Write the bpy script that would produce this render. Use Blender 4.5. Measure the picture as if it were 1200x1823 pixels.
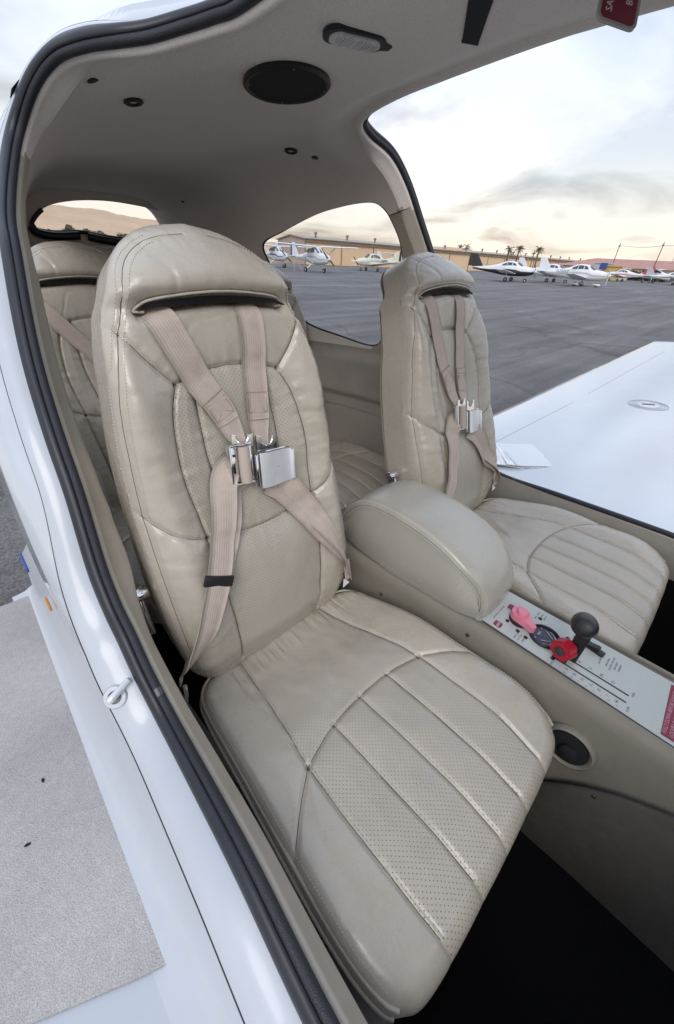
import bpy, bmesh, math, random
import numpy as np
from math import radians, sin, cos, pi
from mathutils import Matrix, Vector

for _o in list(bpy.data.objects):
    bpy.data.objects.remove(_o, do_unlink=True)
scene = bpy.context.scene
COL = scene.collection
random.seed(7)
RNG = np.random.default_rng(11)

# ------------------------------------------------------------------ camera
# aircraft frame: x forward, y to the aircraft's left, z up; z = 0 at the front seat cushions
GROUND = -1.25
YAW, PITCH, ROLL = radians(46.0), radians(33.9), radians(3.14)
_h = Vector((-cos(YAW), sin(YAW), 0)); _up = Vector((0, 0, 1))
_f = _h * cos(PITCH) - _up * sin(PITCH)
_r = _f.cross(_up).normalized(); _u = _r.cross(_f)
_r2 = _r * cos(ROLL) + _u * sin(ROLL); _u2 = -_r * sin(ROLL) + _u * cos(ROLL)
cam_data = bpy.data.cameras.new('camera')
cam_data.sensor_fit = 'HORIZONTAL'; cam_data.sensor_width = 36.0
cam_data.lens = 36.0 * 675.0 / 1200.0
cam_data.clip_start = 0.02; cam_data.clip_end = 12000
cam = bpy.data.objects.new('camera', cam_data); COL.objects.link(cam)
cam.matrix_world = Matrix(((_r2.x, _u2.x, -_f.x, 0.0), (_r2.y, _u2.y, -_f.y, -0.707),
                           (_r2.z, _u2.z, -_f.z, 0.70), (0, 0, 0, 1)))
scene.camera = cam
scene.render.resolution_x = 674; scene.render.resolution_y = 1024

# ------------------------------------------------------------------ sky, sun, exposure
SUN_AZ, SUN_EL = radians(-50), radians(42)      # direction towards the sun: azimuth from +x towards +y
SKY_X, SKY_Y = 25.46, 6.0
world = bpy.data.worlds.new('World'); scene.world = world; world.use_nodes = True
_nt = world.node_tree; _nt.nodes.clear()
def _n(t, **k):
    n = _nt.nodes.new(t)
    for a, b in k.items(): setattr(n, a, b)
    return n
_L = _nt.links.new
w_out = _n('ShaderNodeOutputWorld'); w_bg = _n('ShaderNodeBackground'); w_bg.inputs['Strength'].default_value = 0.10
w_sky = _n('ShaderNodeTexSky', sky_type='NISHITA'); w_sky.sun_disc = False
w_sky.sun_elevation = SUN_EL; w_sky.sun_rotation = pi / 2 - SUN_AZ
w_sky.air_density = 1.0; w_sky.dust_density = 2.5; w_sky.ozone_density = 1.0
tc = _n('ShaderNodeTexCoord'); sep = _n('ShaderNodeSeparateXYZ'); _L(tc.outputs['Generated'], sep.inputs[0])
# clouds: direction flattened on a plane overhead so that they stretch towards the horizon
zc = _n('ShaderNodeMath', operation='MAXIMUM'); _L(sep.outputs['Z'], zc.inputs[0]); zc.inputs[1].default_value = 0.0
za = _n('ShaderNodeMath', operation='ADD'); _L(zc.outputs[0], za.inputs[0]); za.inputs[1].default_value = 0.20
dv = _n('ShaderNodeVectorMath', operation='DIVIDE'); cmb = _n('ShaderNodeCombineXYZ')
for i in range(3): _L(za.outputs[0], cmb.inputs[i])
_L(tc.outputs['Generated'], dv.inputs[0]); _L(cmb.outputs[0], dv.inputs[1])
mp = _n('ShaderNodeMapping'); mp.inputs['Location'].default_value = (3.1, 1.7, 0.0); mp.inputs['Scale'].default_value = (0.75, 0.75, 0.0)
_L(dv.outputs[0], mp.inputs['Vector'])
nz1 = _n('ShaderNodeTexNoise'); nz1.inputs['Scale'].default_value = 0.9; nz1.inputs['Detail'].default_value = 7; nz1.inputs['Roughness'].default_value = 0.56; nz1.inputs['Distortion'].default_value = 0.35
_L(mp.outputs[0], nz1.inputs['Vector'])
cov = _n('ShaderNodeValToRGB'); cov.color_ramp.elements[0].position = 0.40; cov.color_ramp.elements[1].position = 0.56
_L(nz1.outputs['Fac'], cov.inputs[0])
nz2 = _n('ShaderNodeTexNoise'); nz2.inputs['Scale'].default_value = 1.5; nz2.inputs['Detail'].default_value = 8; nz2.inputs['Roughness'].default_value = 0.5; nz2.inputs['Distortion'].default_value = 0.6
mp2 = _n('ShaderNodeMapping'); mp2.inputs['Location'].default_value = (SKY_X, SKY_Y, 0.0); mp2.inputs['Scale'].default_value = (0.8, 0.8, 0.0)
_L(dv.outputs[0], mp2.inputs['Vector']); _L(mp2.outputs[0], nz2.inputs['Vector'])
shd = _n('ShaderNodeValToRGB'); shd.color_ramp.elements[0].position = 0.50; shd.color_ramp.elements[1].position = 0.74
_L(nz2.outputs['Fac'], shd.inputs[0])
# cloud colour by elevation: warm near the horizon, white higher up (evening haze)
hor = _n('ShaderNodeValToRGB'); cr = hor.color_ramp
cr.elements[0].position = 0.0; cr.elements[0].color = (0.94, 0.81, 0.65, 1)
cr.elements[1].position = 1.0; cr.elements[1].color = (0.84, 0.98, 1.26, 1)
for _p, _c in ((0.05, (0.95, 0.87, 0.76)), (0.12, (0.95, 0.92, 0.87)), (0.26, (0.78, 0.84, 0.94)), (0.42, (0.94, 1.03, 1.20)), (0.65, (0.94, 1.06, 1.30))):
    e = cr.elements.new(_p); e.color = (*_c, 1)
_L(zc.outputs[0], hor.inputs[0])
shm = _n('ShaderNodeMixRGB', blend_type='MULTIPLY'); shm.inputs['Color2'].default_value = (0.40, 0.375, 0.36, 1)
_L(shd.outputs['Color'], shm.inputs['Fac']); _L(hor.outputs['Color'], shm.inputs['Color1'])
csc = _n('ShaderNodeVectorMath', operation='SCALE'); csc.inputs['Scale'].default_value = 9.0
_L(shm.outputs[0], csc.inputs[0])
# near the horizon haze always covers
hz = _n('ShaderNodeMapRange'); hz.inputs['From Min'].default_value = 0.02; hz.inputs['From Max'].default_value = 0.16; hz.inputs['To Min'].default_value = 1.0; hz.inputs['To Max'].default_value = 0.0
_L(zc.outputs[0], hz.inputs['Value'])
mx = _n('ShaderNodeMath', operation='MAXIMUM'); _L(cov.outputs['Color'], mx.inputs[0]); _L(hz.outputs[0], mx.inputs[1])
mxs = _n('ShaderNodeMath', operation='MULTIPLY_ADD'); mxs.inputs[1].default_value = 0.40; mxs.inputs[2].default_value = 0.58; _L(mx.outputs[0], mxs.inputs[0])
mix = _n('ShaderNodeMixRGB'); _L(mxs.outputs[0], mix.inputs['Fac']); _L(w_sky.outputs[0], mix.inputs['Color1']); _L(csc.outputs[0], mix.inputs['Color2'])
_L(mix.outputs[0], w_bg.inputs['Color']); _L(w_bg.outputs[0], w_out.inputs['Surface'])

sun_data = bpy.data.lights.new('sun', 'SUN'); sun_data.energy = 1.1; sun_data.angle = radians(35); sun_data.color = (1.0, 0.95, 0.88)
sun = bpy.data.objects.new('sun', sun_data); COL.objects.link(sun)
_sd = Vector((cos(SUN_EL) * cos(SUN_AZ), cos(SUN_EL) * sin(SUN_AZ), sin(SUN_EL)))
sun.rotation_euler = _sd.to_track_quat('Z', 'Y').to_euler(); sun.location = _sd * 30
scene.view_settings.view_transform = 'Standard'; scene.view_settings.look = 'None'
scene.view_settings.gamma = 1.0; scene.view_settings.use_curve_mapping = False
scene.view_settings.exposure = 0.46

# ------------------------------------------------------------------ helpers
def link(o, parent=None):
    COL.objects.link(o)
    if parent is not None: o.parent = parent
    return o
def tag(o, label=None, cat=None, group=None, kind=None):
    if label: o['label'] = label
    if cat: o['category'] = cat
    if group: o['group'] = group
    if kind: o['kind'] = kind
    return o
def empty(name, loc=(0, 0, 0), rot=(0, 0, 0), parent=None):
    o = bpy.data.objects.new(name, None); o.empty_display_size = 0.1
    o.location = loc; o.rotation_euler = rot
    return link(o, parent)
def mesh(name, V, F, mat, parent=None, smooth=True, uv=None, vn=None, matidx=None):
    me = bpy.data.meshes.new(name)
    V = np.asarray(V, float)
    me.from_pydata(V.tolist(), [], [list(map(int, f)) for f in F] if not isinstance(F, np.ndarray) else F.tolist())
    if smooth: me.polygons.foreach_set('use_smooth', [True] * len(me.polygons))
    for m in (mat if isinstance(mat, (list, tuple)) else [mat]): me.materials.append(m)
    if matidx is not None: me.polygons.foreach_set('material_index', list(map(int, matidx)))
    if uv is not None:
        l = me.uv_layers.new(name='UVMap'); idx = np.empty(len(me.loops), int); me.loops.foreach_get('vertex_index', idx)
        l.data.foreach_set('uv', np.asarray(uv, float)[idx].ravel())
    me.update()
    if vn is not None:
        at = me.attributes.new('custom_normal', 'FLOAT_VECTOR', 'POINT'); at.data.foreach_set('vector', np.asarray(vn, np.float32).ravel())
        me.update()
    o = bpy.data.objects.new(name, me)
    return link(o, parent)
class MB:
    """collects primitive shapes into one mesh"""
    def __init__(s): s.V = []; s.F = []
    def add(s, V, F):
        k = len(s.V); s.V += [tuple(map(float, v)) for v in V]; s.F += [[int(i) + k for i in f] for f in F]; return s
    def box(s, c, d, M=None):
        c = np.array(c, float); d = np.array(d, float) / 2
        V = [c + d * np.array(q) for q in ((-1,-1,-1),(1,-1,-1),(1,1,-1),(-1,1,-1),(-1,-1,1),(1,-1,1),(1,1,1),(-1,1,1))]
        if M is not None: V = [tuple(M @ Vector(v)) for v in V]
        return s.add(V, [(0,3,2,1),(4,5,6,7),(0,1,5,4),(1,2,6,5),(2,3,7,6),(3,0,4,7)])
    def rbox(s, c, d, r, seg=2, M=None):
        bm = bmesh.new(); bmesh.ops.create_cube(bm, size=1.0)
        for v in bm.verts: v.co = Vector((v.co.x * d[0], v.co.y * d[1], v.co.z * d[2]))
        bmesh.ops.bevel(bm, geom=bm.edges[:], offset=r, segments=seg, profile=0.5, affect='EDGES')
        bm.verts.index_update()
        V = [(v.co + Vector(c)) for v in bm.verts]
        if M is not None: V = [M @ v for v in V]
        s.add([tuple(v) for v in V], [[v.index for v in f.verts] for f in bm.faces]); bm.free(); return s
    def lathe(s, prof, seg=24, M=None, cap=True):
        V = []; F = []
        for (r, z) in prof:
            for k in range(seg):
                a = 2 * pi * k / seg; V.append(Vector((r * cos(a), r * sin(a), z)))
        for i in range(len(prof) - 1):
            for k in range(seg):
                k2 = (k + 1) % seg; F.append((i * seg + k, i * seg + k2, (i + 1) * seg + k2, (i + 1) * seg + k))
        if cap:
            F.append(tuple(range(seg - 1, -1, -1))); F.append(tuple((len(prof) - 1) * seg + k for k in range(seg)))
        if M is not None: V = [M @ v for v in V]
        return s.add([tuple(v) for v in V], F)
    def tube(s, path, r, seg=8, closed=False, cap=True):
        path = [Vector(p) for p in path]; n = len(path); V = []; F = []
        rr = r if hasattr(r, '__len__') else [r] * n
        ref = None
        for i in range(n):
            a = path[(i - 1) % n] if (closed or i > 0) else path[i]; b = path[(i + 1) % n] if (closed or i < n - 1) else path[i]
            t = (b - a).normalized()
            if ref is None:
                ref = t.cross(Vector((0, 0, 1)))
                if ref.length < 1e-3: ref = t.cross(Vector((0, 1, 0)))
            ref = (ref - t * ref.dot(t)).normalized(); o = t.cross(ref)
            for k in range(seg):
                q = 2 * pi * k / seg; V.append(path[i] + (ref * cos(q) + o * sin(q)) * rr[i])
        m = n if closed else n - 1
        for i in range(m):
            j = (i + 1) % n
            for k in range(seg):
                k2 = (k + 1) % seg; F.append((i * seg + k, i * seg + k2, j * seg + k2, j * seg + k))
        if cap and not closed:
            F.append(tuple(range(seg - 1, -1, -1))); F.append(tuple((n - 1) * seg + k for k in range(seg)))
        return s.add([tuple(v) for v in V], F)
    def prism(s, poly, z0, z1, M=None):
        n = len(poly); V = [Vector((p[0], p[1], z0)) for p in poly] + [Vector((p[0], p[1], z1)) for p in poly]
        F = [tuple(range(n - 1, -1, -1)), tuple(range(n, 2 * n))] + [(i, (i + 1) % n, n + (i + 1) % n, n + i) for i in range(n)]
        if M is not None: V = [M @ v for v in V]
        return s.add([tuple(v) for v in V], F)
    def build(s, name, mat, parent=None, smooth=False, angle=40):
        o = mesh(name, s.V, s.F, mat, parent, smooth=False)
        if smooth:
            me = o.data; me.polygons.foreach_set('use_smooth', [True] * len(me.polygons))
            bm = bmesh.new(); bm.from_mesh(me); bm.normal_update()
            for e in bm.edges:
                if len(e.link_faces) == 2 and e.calc_face_angle(0) > radians(angle): e.smooth = False
            bm.to_mesh(me); bm.free()
        return o
def cr_path(P, n=10, closed=False):
    P = np.asarray(P, float); m = len(P)
    if closed: Q = np.vstack([P[-1], P, P[0], P[1]])
    else: Q = np.vstack([2 * P[0] - P[1], P, 2 * P[-1] - P[-2]])
    out = []
    for i in range(1, len(Q) - 2):
        t = np.linspace(0, 1, n, endpoint=False)[:, None]; a, b, c, d = Q[i - 1], Q[i], Q[i + 1], Q[i + 2]
        out.append(.5 * ((2 * b) + (c - a) * t + (2 * a - 5 * b + 4 * c - d) * t * t + (3 * b - a - 3 * c + d) * t ** 3))
    if not closed: out.append(P[-1:])
    return np.vstack(out)
def resample(P, n):
    P = np.asarray(P, float); L = np.concatenate([[0], np.cumsum(np.linalg.norm(np.diff(P, axis=0), axis=1))])
    t = np.linspace(0, L[-1], n); return np.stack([np.interp(t, L, P[:, k]) for k in range(P.shape[1])], -1)
def grid_faces(nu, nv, closed_u=False):
    i, j = np.meshgrid(np.arange(nu if closed_u else nu - 1), np.arange(nv - 1), indexing='ij')
    i2 = (i + 1) % nu
    return np.stack([i * nv + j, i2 * nv + j, i2 * nv + j + 1, i * nv + j + 1], -1).reshape(-1, 4)
def vnormals(V, F):
    V = np.asarray(V, float); n = np.cross(V[F[:, 2]] - V[F[:, 0]], V[F[:, 3]] - V[F[:, 1]])
    N = np.zeros_like(V)
    for k in range(4): np.add.at(N, F[:, k], n)
    return N / np.maximum(np.linalg.norm(N, axis=1, keepdims=True), 1e-12)
_perm = RNG.random((256, 256))
def vnoise(x, y):
    x = np.asarray(x, float); y = np.asarray(y, float)
    xi = np.floor(x).astype(int); yi = np.floor(y).astype(int); fx = x - xi; fy = y - yi
    fx = fx * fx * (3 - 2 * fx); fy = fy * fy * (3 - 2 * fy)
    g = lambda a, b: _perm[a % 256, b % 256]
    return ((g(xi, yi) * (1 - fx) + g(xi + 1, yi) * fx) * (1 - fy) + (g(xi, yi + 1) * (1 - fx) + g(xi + 1, yi + 1) * fx) * fy) * 2 - 1
def fbm(x, y, o=3):
    return sum(vnoise(x * 2 ** k + 17 * k, y * 2 ** k + 31 * k) * .5 ** k for k in range(o))
def sstep(a, b, x):
    t = np.clip((np.asarray(x, float) - a) / (b - a), 0, 1); return t * t * (3 - 2 * t)
def seg_dist(X, Y, poly):
    """distance to a polyline and arc length of the nearest point"""
    best = np.full(X.shape, 9.0); arc = np.zeros(X.shape); acc = 0.0
    for (x0, y0), (x1, y1) in zip(poly[:-1], poly[1:]):
        dx, dy = x1 - x0, y1 - y0; l2 = dx * dx + dy * dy + 1e-12
        t = np.clip(((X - x0) * dx + (Y - y0) * dy) / l2, 0, 1)
        d = np.hypot(X - x0 - t * dx, Y - y0 - t * dy); m = d < best
        best = np.where(m, d, best); arc = np.where(m, acc + t * math.sqrt(l2), arc); acc += math.sqrt(l2)
    return best, arc
def in_poly(X, Y, poly):
    inside = np.zeros(X.shape, bool); n = len(poly)
    for i in range(n):
        x0, y0 = poly[i]; x1, y1 = poly[(i + 1) % n]
        if y0 == y1: continue
        c = ((y0 > Y) != (y1 > Y)) & (X < (x1 - x0) * (Y - y0) / (y1 - y0) + x0)
        inside ^= c
    return inside
def text_mesh(name, body, size, mat, M, parent=None, extrude=0.0002, align='CENTER'):
    c = bpy.data.curves.new(name, 'FONT'); c.body = body; c.size = size; c.extrude = extrude
    c.align_x = align; c.align_y = 'CENTER'; c.resolution_u = 2
    t = bpy.data.objects.new(name, c); COL.objects.link(t)
    dg = bpy.context.evaluated_depsgraph_get(); me = bpy.data.meshes.new_from_object(t.evaluated_get(dg))
    bpy.data.objects.remove(t, do_unlink=True); bpy.data.curves.remove(c)
    me.materials.clear(); me.materials.append(mat); me.transform(M)
    o = bpy.data.objects.new(name, me); return link(o, parent)
def copy_tree(o, parent=None):
    c = o.copy(); COL.objects.link(c); c.parent = parent
    for ch in list(o.children): copy_tree(ch, c)
    return c

# ------------------------------------------------------------------ materials
def material(name, color, rough=0.5, metal=0.0, spec=0.5, coat=0.0, var=0.0, var_scale=8.0, bump=None, coords='Object', sheen=0.0, var_color=None, detail=5):
    """principled material; var mixes a second tone by noise; bump = list of (kind, scale, strength, distance)"""
    m = bpy.data.materials.new(name); m.use_nodes = True; nt = m.node_tree; b = nt.nodes['Principled BSDF']
    b.inputs['Base Color'].default_value = (*color, 1); b.inputs['Roughness'].default_value = rough
    b.inputs['Metallic'].default_value = metal; b.inputs['Specular IOR Level'].default_value = spec
    b.inputs['Coat Weight'].default_value = coat; b.inputs['Coat Roughness'].default_value = 0.08
    if sheen: b.inputs['Sheen Weight'].default_value = sheen
    t = nt.nodes.new('ShaderNodeTexCoord')
    if var:
        n = nt.nodes.new('ShaderNodeTexNoise'); n.inputs['Scale'].default_value = var_scale; n.inputs['Detail'].default_value = detail; n.inputs['Roughness'].default_value = 0.62
        nt.links.new(t.outputs[coords], n.inputs['Vector'])
        r = nt.nodes.new('ShaderNodeValToRGB'); r.color_ramp.elements[0].position = 0.30; r.color_ramp.elements[1].position = 0.70
        c2 = var_color or tuple(c * (1 - var) for c in color)
        r.color_ramp.elements[0].color = (*c2, 1); r.color_ramp.elements[1].color = (*[min(c * (1 + var * .35), 1) for c in color], 1)
        nt.links.new(n.outputs['Fac'], r.inputs[0]); nt.links.new(r.outputs[0], b.inputs['Base Color'])
        rr = nt.nodes.new('ShaderNodeMapRange'); rr.inputs['To Min'].default_value = max(rough - .07, .02); rr.inputs['To Max'].default_value = min(rough + .09, 1)
        nt.links.new(n.outputs['Fac'], rr.inputs['Value']); nt.links.new(rr.outputs[0], b.inputs['Roughness'])
    last = None
    for (kind, scale, strength, dist) in (bump or []):
        if kind == 'noise':
            x = nt.nodes.new('ShaderNodeTexNoise'); x.inputs['Scale'].default_value = scale; x.inputs['Detail'].default_value = 4; out = x.outputs['Fac']
        elif kind == 'voronoi':
            x = nt.nodes.new('ShaderNodeTexVoronoi'); x.inputs['Scale'].default_value = scale; out = x.outputs['Distance']
        elif kind == 'wave':
            x = nt.nodes.new('ShaderNodeTexWave'); x.inputs['Scale'].default_value = scale; x.inputs['Distortion'].default_value = 0.4; out = x.outputs['Fac']
        nt.links.new(t.outputs[coords], x.inputs['Vector'])
        bp = nt.nodes.new('ShaderNodeBump'); bp.inputs['Strength'].default_value = strength; bp.inputs['Distance'].default_value = dist
        nt.links.new(out, bp.inputs['Height'])
        if last: nt.links.new(last.outputs[0], bp.inputs['Normal'])
        last = bp
    if last: nt.links.new(last.outputs[0], b.inputs['Normal'])
    return m
def add_perforation(m, pitch=0.0080, radius=0.085):
    """rows of punched holes across the leather, staggered, laid out on the hide's own coordinates"""
    nt = m.node_tree; b = nt.nodes['Principled BSDF']
    N = nt.nodes.new; Lk = nt.links.new
    uv = N('ShaderNodeUVMap'); sc = N('ShaderNodeVectorMath'); sc.operation = 'SCALE'; sc.inputs['Scale'].default_value = 1.0 / pitch
    Lk(uv.outputs[0], sc.inputs[0])
    outs = []
    for off in ((0, 0, 0), (.5, .5, 0)):
        ad = N('ShaderNodeVectorMath'); ad.operation = 'ADD'; ad.inputs[1].default_value = off; Lk(sc.outputs[0], ad.inputs[0])
        fr = N('ShaderNodeVectorMath'); fr.operation = 'FRACTION'; Lk(ad.outputs[0], fr.inputs[0])
        sb = N('ShaderNodeVectorMath'); sb.operation = 'SUBTRACT'; sb.inputs[1].default_value = (.5, .5, 0); Lk(fr.outputs[0], sb.inputs[0])
        ln = N('ShaderNodeVectorMath'); ln.operation = 'LENGTH'; Lk(sb.outputs[0], ln.inputs[0]); outs.append(ln.outputs['Value'])
    mn = N('ShaderNodeMath'); mn.operation = 'MINIMUM'; Lk(outs[0], mn.inputs[0]); Lk(outs[1], mn.inputs[1])
    mr = N('ShaderNodeMapRange'); mr.inputs['From Min'].default_value = radius * .7; mr.inputs['From Max'].default_value = radius * 1.25
    Lk(mn.outputs[0], mr.inputs['Value'])
    src = b.inputs['Base Color'].links[0].from_socket
    mixn = N('ShaderNodeMixRGB'); mixn.inputs['Color1'].default_value = (0.11, 0.098, 0.082, 1); Lk(mr.outputs[0], mixn.inputs['Fac']); Lk(src, mixn.inputs['Color2'])
    Lk(mixn.outputs[0], b.inputs['Base Color'])
    old = b.inputs['Normal'].links[0].from_socket
    bp = N('ShaderNodeBump'); bp.inputs['Strength'].default_value = 0.6; bp.inputs['Distance'].default_value = 0.0012
    Lk(mr.outputs[0], bp.inputs['Height']); Lk(old, bp.inputs['Normal']); Lk(bp.outputs[0], b.inputs['Normal'])

LEATHER = (0.425, 0.385, 0.322)
def leather_material(name, color, rough, dirt=.20):
    """hide with soft soiling, small blotches, crease network and fine grain"""
    m = bpy.data.materials.new(name); m.use_nodes = True; nt = m.node_tree; b = nt.nodes['Principled BSDF']; N = nt.nodes.new; Lk = nt.links.new
    b.inputs['Specular IOR Level'].default_value = .75
    t = N('ShaderNodeTexCoord')
    def noise(scale, detail=5, rough_=.6, dist=0.0):
        n = N('ShaderNodeTexNoise'); n.inputs['Scale'].default_value = scale; n.inputs['Detail'].default_value = detail; n.inputs['Roughness'].default_value = rough_; n.inputs['Distortion'].default_value = dist
        Lk(t.outputs['Object'], n.inputs['Vector']); return n
    def mapr(src, a, c, lo, hi):
        r = N('ShaderNodeMapRange'); r.inputs['From Min'].default_value = a; r.inputs['From Max'].default_value = c; r.inputs['To Min'].default_value = lo; r.inputs['To Max'].default_value = hi; Lk(src, r.inputs['Value']); return r
    big = noise(4.5, 6, .62, .6); mid = noise(21, 6, .65, .4); fine = noise(160, 3)
    c1 = N('ShaderNodeMixRGB'); c1.inputs['Color1'].default_value = (*color, 1); c1.inputs['Color2'].default_value = (color[0] * .74, color[1] * .755, color[2] * .77, 1)
    f1 = mapr(big.outputs['Fac'], .46, .70, 0, dirt * 2); Lk(f1.outputs[0], c1.inputs['Fac'])
    c2 = N('ShaderNodeMixRGB'); c2.inputs['Color2'].default_value = (color[0] * 1.07, color[1] * 1.03, color[2] * .96, 1); f2 = mapr(mid.outputs['Fac'], .40, .72, 0, .55); Lk(f2.outputs[0], c2.inputs['Fac']); Lk(c1.outputs[0], c2.inputs['Color1'])
    # warped cells: creases
    wp = noise(30, 3); mixv = N('ShaderNodeMixRGB'); mixv.blend_type = 'ADD'; mixv.inputs['Fac'].default_value = .035; Lk(t.outputs['Object'], mixv.inputs['Color1']); Lk(wp.outputs['Color'], mixv.inputs['Color2'])
    vo = N('ShaderNodeTexVoronoi'); vo.feature = 'DISTANCE_TO_EDGE'; vo.inputs['Scale'].default_value = 34; Lk(mixv.outputs[0], vo.inputs['Vector'])
    cr_ = mapr(vo.outputs['Distance'], 0, .055, 0, 1); msk = noise(9, 3); mk = mapr(msk.outputs['Fac'], .54, .70, 0, 1)
    inv = N('ShaderNodeMath'); inv.operation = 'SUBTRACT'; inv.inputs[0].default_value = 1; Lk(cr_.outputs[0], inv.inputs[1])
    crm = N('ShaderNodeMath'); crm.operation = 'MULTIPLY'; Lk(inv.outputs[0], crm.inputs[0]); Lk(mk.outputs[0], crm.inputs[1])
    c3 = N('ShaderNodeMixRGB'); c3.inputs['Color2'].default_value = (color[0] * .72, color[1] * .70, color[2] * .66, 1); f3 = mapr(crm.outputs[0], 0, 1, 0, .14); Lk(f3.outputs[0], c3.inputs['Fac']); Lk(c2.outputs[0], c3.inputs['Color1']); Lk(c3.outputs[0], b.inputs['Base Color'])
    rr = mapr(mid.outputs['Fac'], .3, .7, rough - .08, rough + .10); Lk(rr.outputs[0], b.inputs['Roughness'])
    last = None
    gv = N('ShaderNodeTexVoronoi'); gv.inputs['Scale'].default_value = 560; Lk(t.outputs['Object'], gv.inputs['Vector'])
    for src, st, di, invt in ((mid.outputs['Fac'], .16, .006, False), (crm.outputs[0], .20, .0010, True), (fine.outputs['Fac'], .12, .0014, False), (gv.outputs['Distance'], .13, .0009, False)):
        bp = N('ShaderNodeBump'); bp.inputs['Strength'].default_value = st; bp.inputs['Distance'].default_value = di; bp.invert = invt; Lk(src, bp.inputs['Height'])
        if last: Lk(last.outputs[0], bp.inputs['Normal'])
        last = bp
    Lk(last.outputs[0], b.inputs['Normal']); return m
M = {}
M['leather'] = leather_material('leather', LEATHER, .27)
M['leather_perf'] = leather_material('leather_perforated', tuple(c * .98 for c in LEATHER), .33); add_perforation(M['leather_perf'])
M['leather_arm'] = leather_material('leather_armrest', (.37, .355, .315), .20)
M['thread'] = material('thread', (.56, .50, .42), .7)
M['seam'] = material('seam_crevice_line', (.105, .088, .066), .8)  # dark tone standing in for crevice shade along the seams
M['webbing'] = material('webbing', (.48, .405, .345), .72, var=.10, var_scale=60, bump=[('wave', 70, .28, .0010), ('noise', 900, .5, .0008)], coords='UV', spec=.25)
M['webbing_stitch'] = material('webbing_stitch', (.36, .26, .19), .8, bump=[('noise', 900, .6, .001)])
M['headliner'] = material('headliner_fabric', (.80, .735, .685), .95, var=.18, var_scale=420, bump=[('noise', 900, .5, .0012), ('noise', 5, .2, .02)], spec=.1, sheen=.2)
M['vinyl'] = material('vinyl_trim', (.43, .385, .315), .50, var=.10, var_scale=14, bump=[('voronoi', 700, .15, .0008)], spec=.4)
M['side_panel'] = material('side_panel_vinyl', (.40, .365, .32), .55, var=.10, var_scale=12, bump=[('voronoi', 500, .2, .001)], spec=.35)
M['seal'] = material('rubber_seal_textured', (.017, .018, .026), .52, var=.25, var_scale=300, bump=[('voronoi', 700, .45, .0012), ('noise', 1200, .4, .001)], spec=.5)
M['seal_lip'] = material('rubber_seal_smooth', (.016, .017, .024), .42, var=.2, var_scale=20, bump=[('noise', 60, .1, .001)], spec=.5)
M['white'] = material('white_paint', (.50, .53, .57), .12, coat=1.0, var=.03, var_scale=5, spec=.5)
M['jamb'] = material('white_jamb_paint', (.48, .505, .545), .30, coat=.4, var=.03, var_scale=22, bump=[('noise', 300, .06, .0008)], spec=.5)
M['gapline'] = material('panel_gap_shadow_line', (.05, .05, .055), .8)
M['dark'] = material('dark_plastic', (.012, .012, .014), .45, bump=[('noise', 500, .2, .0008)])
M['dark_matte'] = material('dark_mesh', (.008, .008, .010), .85, bump=[('voronoi', 1200, .6, .001)])
M['carpet'] = material('black_shaded_carpet', (.009, .009, .010), .95, bump=[('noise', 600, .8, .003)], spec=.1)  # dark carpet; its near-black tone also stands in for footwell shade
M['chrome'] = material('chrome', (.78, .79, .82), .10, metal=1.0, var=.06, var_scale=90)
M['alu'] = material('satin_aluminium', (.74, .76, .78), .30, metal=.45, var=.05, var_scale=60)
M['metal_dark'] = material('dark_steel', (.10, .10, .11), .4, metal=.8)
M['plate'] = material('console_faceplate', (.47, .495, .475), .42, var=.07, var_scale=420, bump=[('noise', 900, .25, .0006)], spec=.45)
M['console'] = material('console_shell', (.235, .212, .170), .52, var=.10, var_scale=18, bump=[('voronoi', 650, .25, .001)], spec=.35)
M['pink'] = material('pink_plastic', (.72, .22, .30), .38, var=.08, var_scale=50)
M['red'] = material('red_knob', (.42, .010, .028), .34, var=.1, var_scale=80)
M['maroon'] = material('maroon_label', (.22, .018, .045), .5, var=.1, var_scale=40)
M['print'] = material('label_print', (.07, .08, .085), .6)
M['print_white'] = material('label_print_white', (.72, .66, .66), .6)
M['black_leather'] = material('black_knob', (.015, .015, .017), .34, bump=[('voronoi', 900, .35, .0012)], spec=.6)
M['gauge_face'] = material('gauge_face', (.018, .025, .055), .25, var=.3, var_scale=40)
M['papers'] = material('white_paper', (.76, .76, .77), .6, var=.06, var_scale=30)
M['tarp'] = material('clear_plastic_bag', (.62, .65, .68), .2, spec=.6)
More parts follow.
